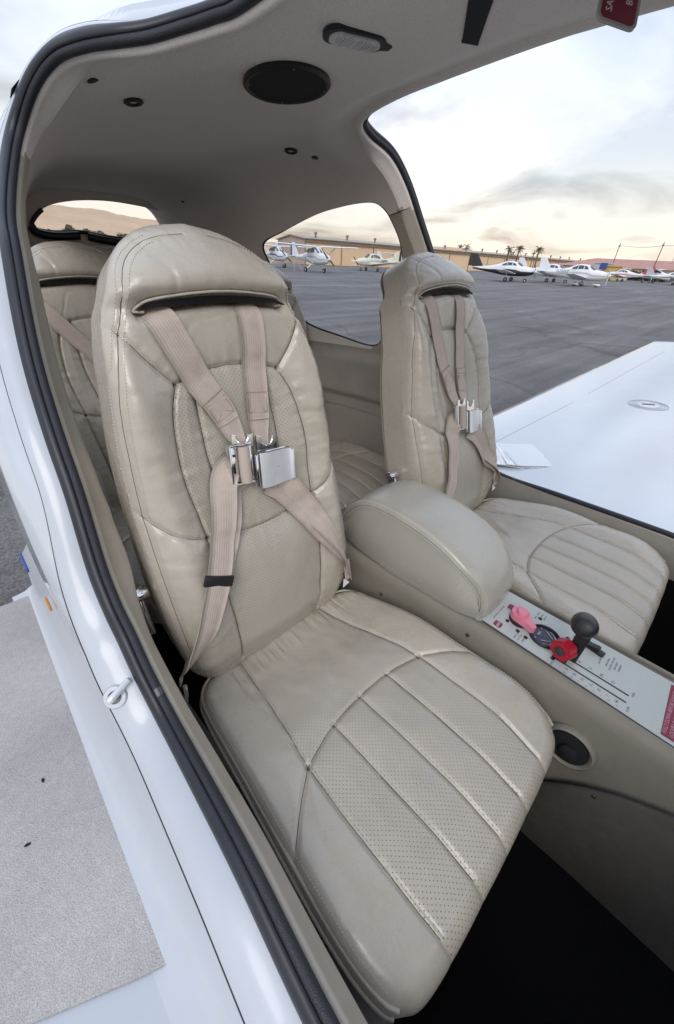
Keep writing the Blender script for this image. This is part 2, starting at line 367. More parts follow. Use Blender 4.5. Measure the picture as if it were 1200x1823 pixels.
# ------------------------------------------------------------------ ground
def asphalt_material():
    m = material('asphalt', (.195, .191, .190), .88, var=.30, var_scale=.35, bump=[('noise', 55, .8, .02), ('noise', 220, .6, .006)], spec=.25, detail=8)
    nt = m.node_tree; b = nt.nodes['Principled BSDF']; N = nt.nodes.new; Lk = nt.links.new
    t = N('ShaderNodeTexCoord')
    src = b.inputs['Base Color'].links[0].from_socket
    # aggregate speckle and long sweeper / tyre streaks across the apron
    n = N('ShaderNodeTexNoise'); n.inputs['Scale'].default_value = 45; n.inputs['Detail'].default_value = 3; Lk(t.outputs['Object'], n.inputs['Vector'])
    r = N('ShaderNodeMapRange'); r.inputs['From Min'].default_value = .3; r.inputs['From Max'].default_value = .75; r.inputs['To Min'].default_value = .62; r.inputs['To Max'].default_value = 1.35
    Lk(n.outputs['Fac'], r.inputs['Value'])
    mp = N('ShaderNodeMapping'); mp.inputs['Rotation'].default_value = (0, 0, radians(-12)); mp.inputs['Scale'].default_value = (1.3, .05, 1)
    Lk(t.outputs['Object'], mp.inputs['Vector'])
    n2 = N('ShaderNodeTexNoise'); n2.inputs['Scale'].default_value = 1.0; n2.inputs['Detail'].default_value = 6; n2.inputs['Roughness'].default_value = .7; Lk(mp.outputs[0], n2.inputs['Vector'])
    r2 = N('ShaderNodeMapRange'); r2.inputs['From Min'].default_value = .32; r2.inputs['From Max'].default_value = .72; r2.inputs['To Min'].default_value = .66; r2.inputs['To Max'].default_value = 1.28
    Lk(n2.outputs['Fac'], r2.inputs['Value'])
    # sealed cracks
    wn = N('ShaderNodeTexNoise'); wn.inputs['Scale'].default_value = .6; wn.inputs['Detail'].default_value = 4; Lk(t.outputs['Object'], wn.inputs['Vector'])
    wa = N('ShaderNodeVectorMath'); wa.operation = 'MULTIPLY_ADD'; wa.inputs[1].default_value = (2.2, 2.2, 0); Lk(wn.outputs['Color'], wa.inputs[0]); Lk(t.outputs['Object'], wa.inputs[2])
    vo = N('ShaderNodeTexVoronoi'); vo.feature = 'DISTANCE_TO_EDGE'; vo.inputs['Scale'].default_value = .16; Lk(wa.outputs[0], vo.inputs['Vector'])
    r3 = N('ShaderNodeMapRange'); r3.inputs['From Min'].default_value = .004; r3.inputs['From Max'].default_value = .012; r3.inputs['To Min'].default_value = .80; r3.inputs['To Max'].default_value = 1.0; Lk(vo.outputs['Distance'], r3.inputs['Value'])
    m0 = N('ShaderNodeMath'); m0.operation = 'MULTIPLY'; Lk(r.outputs[0], m0.inputs[0]); Lk(r3.outputs[0], m0.inputs[1])
    mm = N('ShaderNodeMath'); mm.operation = 'MULTIPLY'; Lk(m0.outputs[0], mm.inputs[0]); Lk(r2.outputs[0], mm.inputs[1])
    v = N('ShaderNodeVectorMath'); v.operation = 'SCALE'; Lk(src, v.inputs[0]); Lk(mm.outputs[0], v.inputs['Scale']); Lk(v.outputs[0], b.inputs['Base Color'])
    return m
M['asphalt'] = asphalt_material()
M['marking'] = material('worn_white_marking', (.36, .355, .35), .8, var=.45, var_scale=3)
M['soil'] = material('desert_ground', (.32, .25, .18), .95, var=.3, var_scale=.02, spec=.1)
g = mesh('ground', [(-6000, -6000, GROUND - .05), (6000, -6000, GROUND - .05), (6000, 6000, GROUND - .05), (-6000, 6000, GROUND - .05)], [(0, 1, 2, 3)], M['soil'], smooth=False); tag(g, kind='structure')
g = mesh('apron', [(-85, -160, GROUND), (60, -160, GROUND), (60, 460, GROUND), (-85, 460, GROUND)], [(0, 1, 2, 3)], M['asphalt'], smooth=False)
tag(g, kind='structure')
def marking(name, a, b, w):
    a = np.array(a, float); b = np.array(b, float); d = (b - a) / np.linalg.norm(b - a); p = np.array([-d[1], d[0]]) * w / 2
    o = mesh(name, [(*(a - p), GROUND + .004), (*(b - p), GROUND + .004), (*(b + p), GROUND + .004), (*(a + p), GROUND + .004)], [(0, 1, 2, 3)], M['marking'], smooth=False)
    o.parent = g; return o
marking('taxi_line', (-27.5, -5), (-25.3, 36), .22)
marking('taxi_line', (-39, -5), (-36.5, 44), .16)
for k, (x, y) in enumerate([(-12.5, 74), (-13.5, 66), (-9.5, 82), (-19.5, 66.5), (-26, 61), (-8, 90)]):
    marking('tie_down_mark', (x, y), (x + .3, y + 2.4), .5)

# ------------------------------------------------------------------ the airplane we look into
SEC = np.array([(0,1.0),(.10,1.0),(.20,.999),(.29,.990),(.36,.974),(.425,.940),(.475,.888),(.52,.815),(.56,.725),(.595,.61),(.625,.48),(.645,.34),(.655,.2),(.657,.07),(.662,-.1),(.64,-.3),(.56,-.42),(.40,-.5),(0,-.54)])
_D = cr_path(SEC, 40); _LL = np.concatenate([[0], np.cumsum(np.linalg.norm(np.diff(_D, axis=0), axis=1))])
HX = [-3.4,-2.6,-2.2,-1.8,-1.5,-1.2,-.9,-.6,-.3,.0,.4,.8]; HZ = [.70,.86,.915,.945,.965,.985,1.012,1.036,1.046,1.035,.985,.86]
WX = [-3.4,-2.6,-2.2,-1.8,-1.5,-1.2,-.9,-.6,-.35,0,.4,.8]; WS = [.30,.52,.64,.75,.85,.97,1.0,.985,.978,1.01,1.02,.98]
SROLL = .02
def _sm(x, X, Y): return sum(np.interp(np.asarray(x, float) + d, X, Y) for d in (-.18, -.12, -.06, 0, .06, .12, .18)) / 7
def shell(x, phi, off=0.0):
    x = np.asarray(x, float); phi = np.asarray(phi, float); a = np.abs(phi)
    y = np.interp(a, _LL, _D[:, 0]); z = np.interp(a, _LL, _D[:, 1])
    dy = np.interp(a + .01, _LL, _D[:, 0]) - np.interp(np.maximum(a - .01, 0), _LL, _D[:, 0])
    dz = np.interp(a + .01, _LL, _D[:, 1]) - np.interp(np.maximum(a - .01, 0), _LL, _D[:, 1])
    l = np.hypot(dy, dz); y = y - dz / l * off; z = z + dy / l * off
    y = y * _sm(x, WX, WS) * np.where(phi < 0, -1, 1); h = _sm(x, HX, HZ)
    z = np.where(z > .07, .07 + (z - .07) * (h - .07) / .93, z)
    return np.stack([x + 0 * phi, y, z + SROLL * y], -1)
_gx = np.linspace(-1.9, .6, 251); _gp = np.linspace(-1.6, 1.6, 401)
_GX, _GP = np.meshgrid(_gx, _gp, indexing='ij'); _GS = shell(_GX, _GP)
def to_param(P):
    out = []
    for p in np.asarray(P, float):
        d = np.linalg.norm(_GS - p, axis=-1); i = np.unravel_index(np.argmin(d), d.shape); out.append((_GX[i], _GP[i]))
    return np.array(out)
def shell_normal(x, phi):
    a = shell(x + .01, phi) - shell(x - .01, phi); b = shell(x, phi + .01) - shell(x, phi - .01)
    n = np.cross(a, b); n = n / np.linalg.norm(n, axis=-1, keepdims=True)
    c = shell(x, phi) - np.stack([np.asarray(x, float), 0 * np.asarray(phi, float), .3 + 0 * np.asarray(phi, float)], -1)
    return np.where((n * c).sum(-1, keepdims=True) < 0, -n, n)

plane = empty('airplane', (-.6, 0, GROUND))
tag(plane, 'white low-wing airplane around the open cabin, beige interior, black door seals', 'airplane')
PM = Matrix.Translation((.6, 0, -GROUND))
def pp(o):
    """parent a world-space part to the airplane"""
    o.parent = plane; o.matrix_parent_inverse = PM; return o

# door openings: right-hand door (near) and left-hand door (far)
NEAR = np.array([(.45,-.672,.10),(.2,-.674,.10),(0,-.669,.101),(-.145,-.6605,.14),(-.26,-.656,.125),(-.37,-.6525,.12),(-.43,-.652,.16),(-.475,-.65,.201),(-.525,-.649,.233),(-.57,-.646,.286),(-.63,-.636,.379),(-.685,-.627,.45),(-.76,-.611,.531),(-.82,-.592,.603),(-.895,-.564,.688),(-.975,-.541,.736),(-1.07,-.50,.80),(-1.13,-.455,.87),(-1.09,-.42,.93),(-1.04,-.39,.962),(-.96,-.37,.966),(-.89,-.340,.967),(-.855,-.302,.975),(-.82,-.265,.987),(-.77,-.236,.995),(-.70,-.22,1.0),(-.4,-.215,1.02),(-.1,-.23,1.01),(.15,-.3,.97),(.38,-.45,.80),(.52,-.60,.45)])
NEAR[3, 2] = .128; NEAR[4, 2] = .125
FARP = [(.45, 1.385), (.07, 1.388), (-.245, 1.392), (-.48, 1.396), (-.60, 1.33), (-.70, 1.18), (-.78, 1.0), (-.82, .86), (-.85, .736), (-.89, .628), (-.92, .52), (-.945, .432), (-.968, .364), (-.95, .308), (-.89, .270), (-.79, .252), (-.675, .250), (-.555, .249), (-.46, .248), (-.405, .248), (-.15, .26), (.12, .34), (.36, .55), (.5, .95)]
near_path = resample(np.vstack([cr_path(NEAR, 8, True), NEAR[:1]]), 361)[:-1]
_fp = resample(np.vstack([cr_path(FARP, 8, True), np.array(FARP[:1])]), 361)[:-1]
far_path = shell(_fp[:, 0], _fp[:, 1])
near_par = to_param(near_path)
# smooth the parameter lookups round the loop
def loop_smooth(A, n=3):
    for _ in range(n): A = (np.roll(A, 1, 0) + 2 * A + np.roll(A, -1, 0)) / 4
    return A
near_par = loop_smooth(near_par, 6)
def loop_frames(path, par):
    T = np.roll(path, -2, 0) - np.roll(path, 2, 0); T /= np.linalg.norm(T, axis=1, keepdims=True)
    N = shell_normal(par[:, 0], par[:, 1]); N = loop_smooth(N, 8); N -= T * (N * T).sum(1, keepdims=True); N /= np.linalg.norm(N, axis=1, keepdims=True)
    B = np.cross(T, N); c = path.mean(0)
    if ((path - c) * B).sum(1).mean() < 0: B = -B
    return T, N, loop_smooth(B, 2)
def sweep_loop(path, N, B, prof, closed_prof=False, wide=False):
    prof = np.asarray(prof, float); n, k = len(path), len(prof)
    low = sstep(.42, .17, path[:, 2])[:, None]
    if wide: slim = .58 + .42 * low                                  # the painted jamb widens into a ledge along the sill
    else: slim = .58; path = path + N * (.010 * low)
    N = N * slim; B = B * slim
    V = path[:, None, :] + B[:, None, :] * prof[None, :, :1] + N[:, None, :] * prof[None, :, 1:2]
    i, j = np.meshgrid(np.arange(n), np.arange(k if closed_prof else k - 1), indexing='ij'); i2 = (i + 1) % n; j2 = (j + 1) % k
    F = np.stack([i * k + j, i2 * k + j, i2 * k + j2, i * k + j2], -1).reshape(-1, 4)
    return V.reshape(-1, 3), F
def arc(cx, cy, r0, r1, a0, a1, n=8):
    return [(cx + r0 * cos(radians(a)), cy + r1 * sin(radians(a))) for a in np.linspace(a0, a1, n)]
nT, nN, nB = loop_frames(near_path, near_par)
fT, fN, fB = loop_frames(far_path, _fp)
# profile coordinates: b away from the opening, n out of the cabin
seal_prof = arc(.004, -.0105, .0120, .0120, 90, 270, 11) + [(.010, -.0228), (.016, -.020)]
lip_prof = [(.004, -.001), (-.0030, .0006), (-.0044, .0035), (-.0038, .0080), (-.0012, .0130), (.0035, .0175), (.0090, .0205), (.016, .0225), (.024, .0235)]
trim_prof = [(.018, -.010), (.013, -.019), (.0115, -.025), (.0128, -.031), (.017, -.036), (.026, -.039)]
jamb_prof = [(.016, .015), (.0165, .023), (.019, .038), (.027, .054), (.034, .061), (.0395, .0645), (.041, .0655)]
gap_prof = [(.0405, .0656), (.0410, .060), (.0425, .060), (.0430, .0668)]
def ring_poly(par, grow):
    d = np.roll(par, -2, 0) - np.roll(par, 2, 0); nrm = np.stack([d[:, 1], -d[:, 0]], 1); nrm /= np.maximum(np.linalg.norm(nrm, axis=1, keepdims=True), 1e-9)
    if ((par - par.mean(0)) * nrm).sum(1).mean() < 0: nrm = -nrm
    return par + loop_smooth(nrm, 6) * grow
HOLE_N = ring_poly(near_par, .034); HOLE_F = ring_poly(_fp, .034)
def lining_pos(x, p, off=-.04):
    x = np.asarray(x, float); p = np.asarray(p, float)
    dd = np.minimum(seg_dist(x, p, HOLE_N[::4].tolist() + HOLE_N[:1].tolist())[0], seg_dist(x, p, HOLE_F[::4].tolist() + HOLE_F[:1].tolist())[0])
    P = shell(x, p, off + .025 * sstep(.10, .0, dd) * sstep(.45, .30, np.abs(p)) + .022 * sstep(1.15, 1.27, np.abs(p)) * sstep(-.78, -.62, x))
    # step below the side windows (arm ledge) and a shallow step lower down
    a = np.abs(p); s = np.where(p < 0, -1, 1)
    led = sstep(1.075, 1.088, a) * .034 + sstep(1.088, 1.16, a) * .004 - sstep(1.255, 1.262, a) * .022
    led = led * sstep(-.62, -.80, x)
    P[..., 1] -= s * led
    # loose fabric: shallow sag and ripples
    P[..., 2] += .004 * fbm(x * 3.1 + 5, p * 3.7) * (a < .7) - .012 * np.exp(-((x + .86) / .35) ** 2) * np.exp(-(p / .35) ** 2) * 0
    return P
def frame_parts(path, N, B, side):
    V, F = sweep_loop(path, N, B, seal_prof); s = pp(mesh('door_seal', V, F, M['seal']))
    V, F = sweep_loop(path, N, B, lip_prof); l = mesh('seal_lip', V, F, M['seal_lip']); l.parent = s
    V, _ = sweep_loop(path, N, B, trim_prof); V = V.reshape(len(path), -1, 3)
    hp = HOLE_N if side < 0 else HOLE_F; last = lining_pos(hp[:, 0], hp[:, 1]); V = np.concatenate([V, (V[:, -1:] + last[:, None]) / 2 + N[:, None] * -.003, last[:, None]], 1)
    n, k = V.shape[:2]; i, j = np.meshgrid(np.arange(n), np.arange(k - 1), indexing='ij'); i2 = (i + 1) % n
    F = np.stack([i * k + j, i2 * k + j, i2 * k + j + 1, i * k + j + 1], -1).reshape(-1, 4); V = V.reshape(-1, 3)
    t = pp(mesh('door_frame_trim', V, F, [M['vinyl'], M['headliner']], matidx=(V[F][:, :, 2].mean(1) > .835).astype(int)))
    ns = (1 - .55 * sstep(.55, .90, path[:, 2]))[:, None]
    V, F = sweep_loop(path, N * ns, B, jamb_prof, wide=True); j = pp(mesh('door_jamb', V, F, M['jamb']))
    V, F = sweep_loop(path, N * ns, B, gap_prof, wide=True); gp = mesh('panel_gap', V, F, M['gapline']); gp.parent = j
    return s, t, j
seal_n, trim_n, jamb_n = frame_parts(near_path, nN, nB, -1); seal_f, trim_f, jamb_f = frame_parts(far_path, fN, fB, 1)
tag(seal_n, 'black textured rubber seal along the near door opening'); tag(seal_f, 'black rubber seal round the far door opening')
# joint clips in the near and far seals
for path, N, B, i0 in ((near_path, nN, nB, None), (far_path, fN, fB, None)):
    tgt = np.array((-.405, -.652, .125)) if path is near_path else np.array((-.405, .67, .06))
    i = int(np.argmin(np.linalg.norm(path - tgt, axis=1)))
    V, F = sweep_loop(path[i:i + 2], N[i:i + 2], B[i:i + 2], [(a - .0012, b) for a, b in seal_prof]); mb = MB().add(V, F[:len(seal_prof) - 1])
    o = mb.build('seal_joint', M['metal_dark']); o.parent = seal_n if path is near_path else seal_f

# outer skin: bands that follow the fuselage surface outwards from each door opening
def skin_band(par, N0, path, B, offs):
    d = np.roll(par, -2, 0) - np.roll(par, 2, 0); nrm = np.stack([d[:, 1], -d[:, 0]], 1); nrm /= np.maximum(np.linalg.norm(nrm, axis=1, keepdims=True), 1e-9)
    c = par.mean(0)
    if ((par - c) * nrm).sum(1).mean() < 0: nrm = -nrm
    nrm = loop_smooth(nrm, 10); ns = 1 - .55 * sstep(.55, .90, path[:, 2]); sl = 1 - .42 * sstep(.17, .42, path[:, 2]); rows = [path + B * (.0428 * sl)[:, None] + N0 * (.0664 * ns * sl)[:, None]]
    for b in offs:
        q = par + nrm * (b * np.maximum(sl, .75))[:, None]; q[:, 0] = np.clip(q[:, 0], -3.2, .75)
        rows.append(shell(q[:, 0], q[:, 1], .074 * ns * (.62 + .38 * sstep(.75, .45, path[:, 2])) - .004 * (1 - ns)))
    V = np.stack(rows, 1); n, k = V.shape[:2]
    i, j = np.meshgrid(np.arange(n), np.arange(k - 1), indexing='ij'); i2 = (i + 1) % n
    return V.reshape(-1, 3), np.stack([i * k + j, i2 * k + j, i2 * k + j + 1, i * k + j + 1], -1).reshape(-1, 4)
V, F = skin_band(near_par, nN, near_path, nB, [.06, .09, .13, .18, .25]); sk = pp(mesh('fuselage_skin', V, F, M['white']))
tag(sk, 'white painted outer skin beside the near door')
V, F = skin_band(_fp, fN, far_path, fB, [.050, .056]); pp(mesh('fuselage_skin', V, F, M['white']))

# cabin lining: one sheet over the roof and down both sides, opened for doors and windows
FARWIN = [(-1.595, .648), (-1.465, .600), (-1.29, .552), (-1.16, .536), (-1.045, .538), (-1.0, .564), (-.975, .608), (-.952, .676), (-.95, .752), (-.985, .845), (-1.03, .945), (-1.085, 1.030), (-1.275, 1.008), (-1.445, .964), (-1.53, .85), (-1.585, .74)]
win_par = resample(np.vstack([cr_path(FARWIN, 8, True), np.array(FARWIN[:1])]), 181)[:-1]
win_near = win_par * np.array([1, -1]) + np.array([-.16, 0])
holes = [HOLE_N, HOLE_F, win_par, win_near]
xs = np.linspace(-2.25, .55, 225); ps = np.linspace(-1.32, 1.32, 213)
GX, GP = np.meshgrid(xs, ps, indexing='ij')
Fg = grid_faces(len(xs), len(ps)); fx = GX.ravel(); fp_ = GP.ravel()
cx = fx[Fg].mean(1); cp = fp_[Fg].mean(1)
drop = np.zeros(len(Fg), bool)
for h in holes: drop |= in_poly(cx, cp, h)
kept = Fg[~drop]; bverts = np.intersect1d(np.unique(Fg[drop]), np.unique(kept))
for vi in bverts:
    best = None
    for h in holes:
        a = h; b = np.roll(h, -1, 0); d = b - a; t = np.clip(((np.array([fx[vi], fp_[vi]]) - a) * d).sum(1) / np.maximum((d * d).sum(1), 1e-12), 0, 1)
        q = a + d * t[:, None]; e = np.hypot(*(q - np.array([fx[vi], fp_[vi]])).T); k = int(np.argmin(e))
        if best is None or e[k] < best[0]: best = (e[k], q[k])
    if best[0] < .05: fx[vi], fp_[vi] = best[1]
LV = lining_pos(fx, fp_); LN = vnormals(LV, Fg)
if LN[len(ps) // 2, 2] > 0: LN = -LN; kept = kept[:, ::-1]
fa = np.abs(fp_[kept].mean(1)); fxm = fx[kept].mean(1)
split = np.interp(fxm, [-2.25, -1.7, -1.3, -1.08, -.99, -.895, -.5], [.40, .52, .56, .575, .585, .572, .55])
split = np.where(fxm < -1.10, 1.05, split)
def submesh(name, mask, mat, parent=None):
    f = kept[mask]; u, inv = np.unique(f, return_inverse=True)
    o = mesh(name, LV[u], inv.reshape(f.shape), mat, vn=LN[u]); return pp(o)
near_p = fp_[kept].mean(1) < 0
headliner = submesh('headliner', fa < split, M['headliner'])
for nm, msk, mt in (('pillar_trim', (fa >= split) & (fa < 1.05), 'vinyl'), ('side_panel', fa >= 1.05, 'side_panel')):
    for sd in (near_p, ~near_p):
        for part in (fxm < -.3, fxm >= -.3):
            if (msk & sd & part).sum() > 60: submesh(nm, msk & sd & part, M[mt])
# crack between headliner and pillar trim on both door pillars
for sgn in (1,):
    q = [(x, np.interp(x, [-.99, -.895], [.588, .572])) for x in np.linspace(-.985, -.905, 12)]
    pth = lining_pos(np.array([a for a, _ in q]), sgn * np.array([b for _, b in q]), -.0405)
    o = MB().tube(pth, [.0005 + .0013 * sin(pi * k / 11) for k in range(12)], 6).build('trim_gap', M['gapline'], smooth=True); o.parent = headliner; o.matrix_parent_inverse = headliner.matrix_world.inverted()
# lower side walls and floor
def wall_strip(sgn, pa, pb, n=16, off=-.045, x0=-1.95, x1=.75, nx=60, mat='side_panel', name='side_panel'):
    X, Pq = np.meshgrid(np.linspace(x0, x1, nx), np.linspace(pa, pb, n), indexing='ij')
    V = shell(X, Pq * sgn, off).reshape(-1, 3); return pp(mesh(name, V, grid_faces(nx, n), M[mat]))
wall_strip(1, 1.50, 1.86, mat='carpet', name='lower_wall', off=-.020, x0=-.62); wall_strip(1, 1.30, 1.60, x1=-.60, off=-.050); wall_strip(-1, 1.36, 1.86, off=-.016)  # near-black strip along the lower far wall
X, Pq = np.meshgrid(np.linspace(-.62, .6, 50), np.linspace(1.39, 1.52, 14), indexing='ij')
V = shell(X, Pq, -.020 - 0.005 * np.sin(pi * (Pq - 1.39) / .13)).reshape(-1, 3); pp(mesh('side_panel', V, grid_faces(50, 14), M['side_panel']))
fl = MB().box((-.55, 0, -.425), (2.9, 1.30, .03)); fl.box((.92, 0, -.2), (.03, 1.3, .6))  # upright box is an unseen bulkhead added to keep the footwell dark
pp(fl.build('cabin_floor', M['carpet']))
# unseen instrument panel and glareshield, added to shade the footwell
ip = MB().rbox((.74, 0, .16), (.20, 1.22, .40), .05, 4); ip.rbox((.72, 0, .38), (.36, 1.20, .05), .02, 3)
pp(ip.build('panel_light_blocker', M['dark'], smooth=True))

# window glass and gaskets
def glass_material(name, tint, gloss=.06):
    m = bpy.data.materials.new(name); m.use_nodes = True; nt = m.node_tree; nt.nodes.clear()
    o = nt.nodes.new('ShaderNodeOutputMaterial'); mx = nt.nodes.new('ShaderNodeMixShader'); tr = nt.nodes.new('ShaderNodeBsdfTransparent'); gl = nt.nodes.new('ShaderNodeBsdfGlossy')
    tr.inputs[0].default_value = (*tint, 1); gl.inputs['Roughness'].default_value = .02
    fr = nt.nodes.new('ShaderNodeFresnel'); fr.inputs['IOR'].default_value = 1.25
    nt.links.new(fr.outputs[0], mx.inputs[0]); nt.links.new(tr.outputs[0], mx.inputs[1]); nt.links.new(gl.outputs[0], mx.inputs[2]); nt.links.new(mx.outputs[0], o.inputs[0]); return m
M['glass'] = glass_material('window_acrylic', (.93, .94, .95))
for par in (win_par, win_near):
    w = pp(empty('side_window')); w.matrix_parent_inverse = Matrix.Translation((.6, 0, -GROUND))
    path = shell(par[:, 0], par[:, 1], -.036); c = par.mean(0)
    rings = [shell((c + (par - c) * k)[:, 0], (c + (par - c) * k)[:, 1], -.012) for k in (1.03, .75, .5, .25, .02)]
    V = np.stack(rings, 1); n, k = V.shape[:2]; i, j = np.meshgrid(np.arange(n), np.arange(k - 1), indexing='ij'); i2 = (i + 1) % n
    o = mesh('pane', V.reshape(-1, 3), np.stack([i * k + j, i2 * k + j, i2 * k + j + 1, i * k + j + 1], -1).reshape(-1, 4), M['glass']); o.parent = w
    o = MB().tube(path, .0042, 8, closed=True).build('gasket', M['seal_lip'], smooth=True, angle=80); o.parent = w

# rear bulkhead with the small rear window
RW = [(-.262, .741), (-.250, .772), (-.19, .815), (-.09, .841), (.03, .852), (.134, .850), (.235, .842), (.287, .828), (.300, .800), (.275, .772), (.19, .737), (.09, .724), (-.02, .729), (-.10, .738), (-.20, .731)]
rw = resample(np.vstack([cr_path(RW, 8, True), np.array(RW[:1])]), 161)[:-1]
ys = np.linspace(-.60, .60, 121); zs = np.linspace(.1, .98, 111); GY, GZ = np.meshgrid(ys, zs, indexing='ij'); Fb = grid_faces(121, 111); by = GY.ravel(); bz = GZ.ravel()
dropb = in_poly(by[Fb].mean(1), bz[Fb].mean(1), rw); kb = Fb[~dropb]; bv = np.intersect1d(np.unique(Fb[dropb]), np.unique(kb))
for vi in bv:
    a = rw; b = np.roll(rw, -1, 0); d = b - a; p0 = np.array([by[vi], bz[vi]]); t = np.clip(((p0 - a) * d).sum(1) / np.maximum((d * d).sum(1), 1e-12), 0, 1); q = a + d * t[:, None]
    k = int(np.argmin(np.hypot(*(q - p0).T))); by[vi], bz[vi] = q[k]
def bulk_x(y, z): return -2.20 + .02 * np.cos(y * 3) + .25 * sstep(.70, .50, z) + .0 * z
VB = np.stack([bulk_x(by, bz), by, bz], -1)
bulk = pp(mesh('rear_bulkhead', VB, kb, M['headliner']))
w = pp(empty('rear_window')); w.matrix_parent_inverse = Matrix.Translation((.6, 0, -GROUND))
path = np.stack([bulk_x(rw[:, 0], rw[:, 1]) + .006, rw[:, 0], rw[:, 1]], -1)
_lowp = path[path[:, 2] < .805]; _lowp = _lowp[np.argsort(np.arctan2(_lowp[:, 1] - .02, _lowp[:, 2] - .9) % (2 * pi))]
o = MB().tube(_lowp, .007, 8).build('gasket', M['seal_lip'], smooth=True, angle=80); o.parent = w
lo = [(y, z - .020) for (y, z) in [(-.268, .748), (-.245, .735), (-.20, .731), (-.12, .737)]]
hi2 = [(-.09, .738), (.0, .728), (.09, .724), (.19, .737), (.27, .768)]
for seg in ([(-.272, .752), (-.258, .731), (-.20, .722), (-.11, .729)], [(-.075, .727), (.0, .717), (.09, .713), (.19, .725), (.285, .772)]):
    s = cr_path(seg, 8); pth = np.stack([np.full(len(s), -2.165), s[:, 0], s[:, 1] - .004], -1)
    o = MB().tube(pth, .015, 8).build('sill_bolster', M['seal_lip'], smooth=True, angle=80); o.parent = w
c = rw.mean(0); V = []
for k in (1.02, .6, .02): V.append(np.stack([np.full(len(rw), -2.235), *(c + (rw - c) * k).T], -1))
V = np.stack(V, 1); n, k = V.shape[:2]; i, j = np.meshgrid(np.arange(n), np.arange(k - 1), indexing='ij'); i2 = (i + 1) % n
o = mesh('pane', V.reshape(-1, 3), np.stack([i * k + j, i2 * k + j, i2 * k + j + 1, i * k + j + 1], -1).reshape(-1, 4), M['glass']); o.parent = w
sh = MB().rbox((-2.02, 0, .665), (.34, .92, .05), .02, 3); pp(sh.build('rear_shelf', M['vinyl'], smooth=True))

# roof skin above the cabin (white, outside)
X, Pq = np.meshgrid(np.linspace(-2.22, .1, 90), np.linspace(-.19, .19, 24), indexing='ij'); pp(mesh('roof_skin', shell(X, Pq, .022).reshape(-1, 3), grid_faces(90, 24), M['white']))
for sg in (-1, 1):
    X, Pq = np.meshgrid(np.linspace(-2.22, -1.12, 60), np.linspace(.15, .46, 18), indexing='ij'); pp(mesh('roof_skin', shell(X, Pq * sg, .020).reshape(-1, 3), grid_faces(60, 18), M['white']))
    X, Pq = np.meshgrid(np.linspace(-3.1, -1.02, 60), np.linspace(1.06, 2.1, 40), indexing='ij'); pp(mesh('fuselage_skin', shell(X, Pq * sg, .062 if sg < 0 else .050).reshape(-1, 3), grid_faces(60, 40), M['white']))
    X, Pq = np.meshgrid(np.linspace(-2.22, -1.80, 30), np.linspace(.44, 1.1, 30), indexing='ij'); pp(mesh('fuselage_skin', shell(X, Pq * sg, .064).reshape(-1, 3), grid_faces(30, 30), M['white']))
ant = MB().prism([(-1.30, 1.0), (-1.20, 1.0), (-1.335, 1.30), (-1.38, 1.30)], -.006, .006, Matrix(((1, 0, 0, 0), (0, 0, 1, 0), (0, 1, 0, 0), (0, 0, 0, 1))))
pp(ant.build('antenna', M['white']))

# things let into the headliner: speaker, dome light, reading lights, vents
def on_lining(x, p, off):
    P = lining_pos(np.array([x]), np.array([p]), off)[0]; n = -shell_normal(np.array([x]), np.array([p]))[0]
    return Vector(P), Vector(n)
def lining_matrix(x, p, off, ang=0):
    P, n = on_lining(x, p, off); t = Vector((1, 0, 0)); t = (t - n * t.dot(n)).normalized(); b = n.cross(t)
    R = Matrix(((t.x, b.x, n.x, P.x), (t.y, b.y, n.y, P.y), (t.z, b.z, n.z, P.z), (0, 0, 0, 1)))
    return R @ Matrix.Rotation(ang, 4, 'Z')
def sub(o, par):
    o.parent = par; o.matrix_parent_inverse = (par.matrix_world if par is None else Matrix.Identity(4)); return o
def hl(mb, name, mat, **k):
    o = mb.build(name, mat, **k); o.parent = headliner; return o
SPK = lining_matrix(-.838, -.042, -.041)
hl(MB().lathe([(.082, -.004), (.084, .003), (.080, .006), (.074, .004)], 48, SPK, cap=False), 'speaker_rim', M['dark'], smooth=True)
o = hl(MB().lathe([(.080, -.002), (.079, .0035), (.05, .0042), (.001, .0046)], 48, SPK), 'speaker_grille', M['dark_matte'], smooth=True)
for k in range(4):
    a = pi / 2 * k + .5; hl(MB().lathe([(.0025, .004), (.002, .0062), (.0005, .0066)], 10, SPK @ Matrix.Translation((.073 * cos(a), .073 * sin(a), 0))), 'screw', M['metal_dark'], smooth=True)
DOME = lining_matrix(-.645, -.058, -.041, radians(-72))
pill = lambda l, w, n=14: [((l / 2 - w / 2) * (1 if cos(a) >= 0 else -1) + w / 2 * cos(a), w / 2 * sin(a)) for a in np.linspace(-pi / 2, 1.5 * pi, 2 * n, endpoint=False)]
hl(MB().prism(pill(.108, .048), -.003, .0030, DOME).prism([(.03, -.02), (.066, -.006), (.066, .006), (.03, .02)], -.003, .0026, DOME), 'dome_light_bezel', M['dark'])
M['lens'] = material('ribbed_clear_lens', (.62, .61, .60), .15, spec=.8, var=.2, var_scale=90)
hl(MB().prism(pill(.088, .036), .002, .0055, DOME), 'dome_light_lens', M['lens'])
for k in range(15):
    x = -.036 + k * .0052
    if abs(x) < .002: continue
    w_ = .026 if abs(x) < .026 else .017
    hl(MB().box((x, 0, .0060), (.0022, w_, .0016), DOME), 'lens_rib', M['lens'])
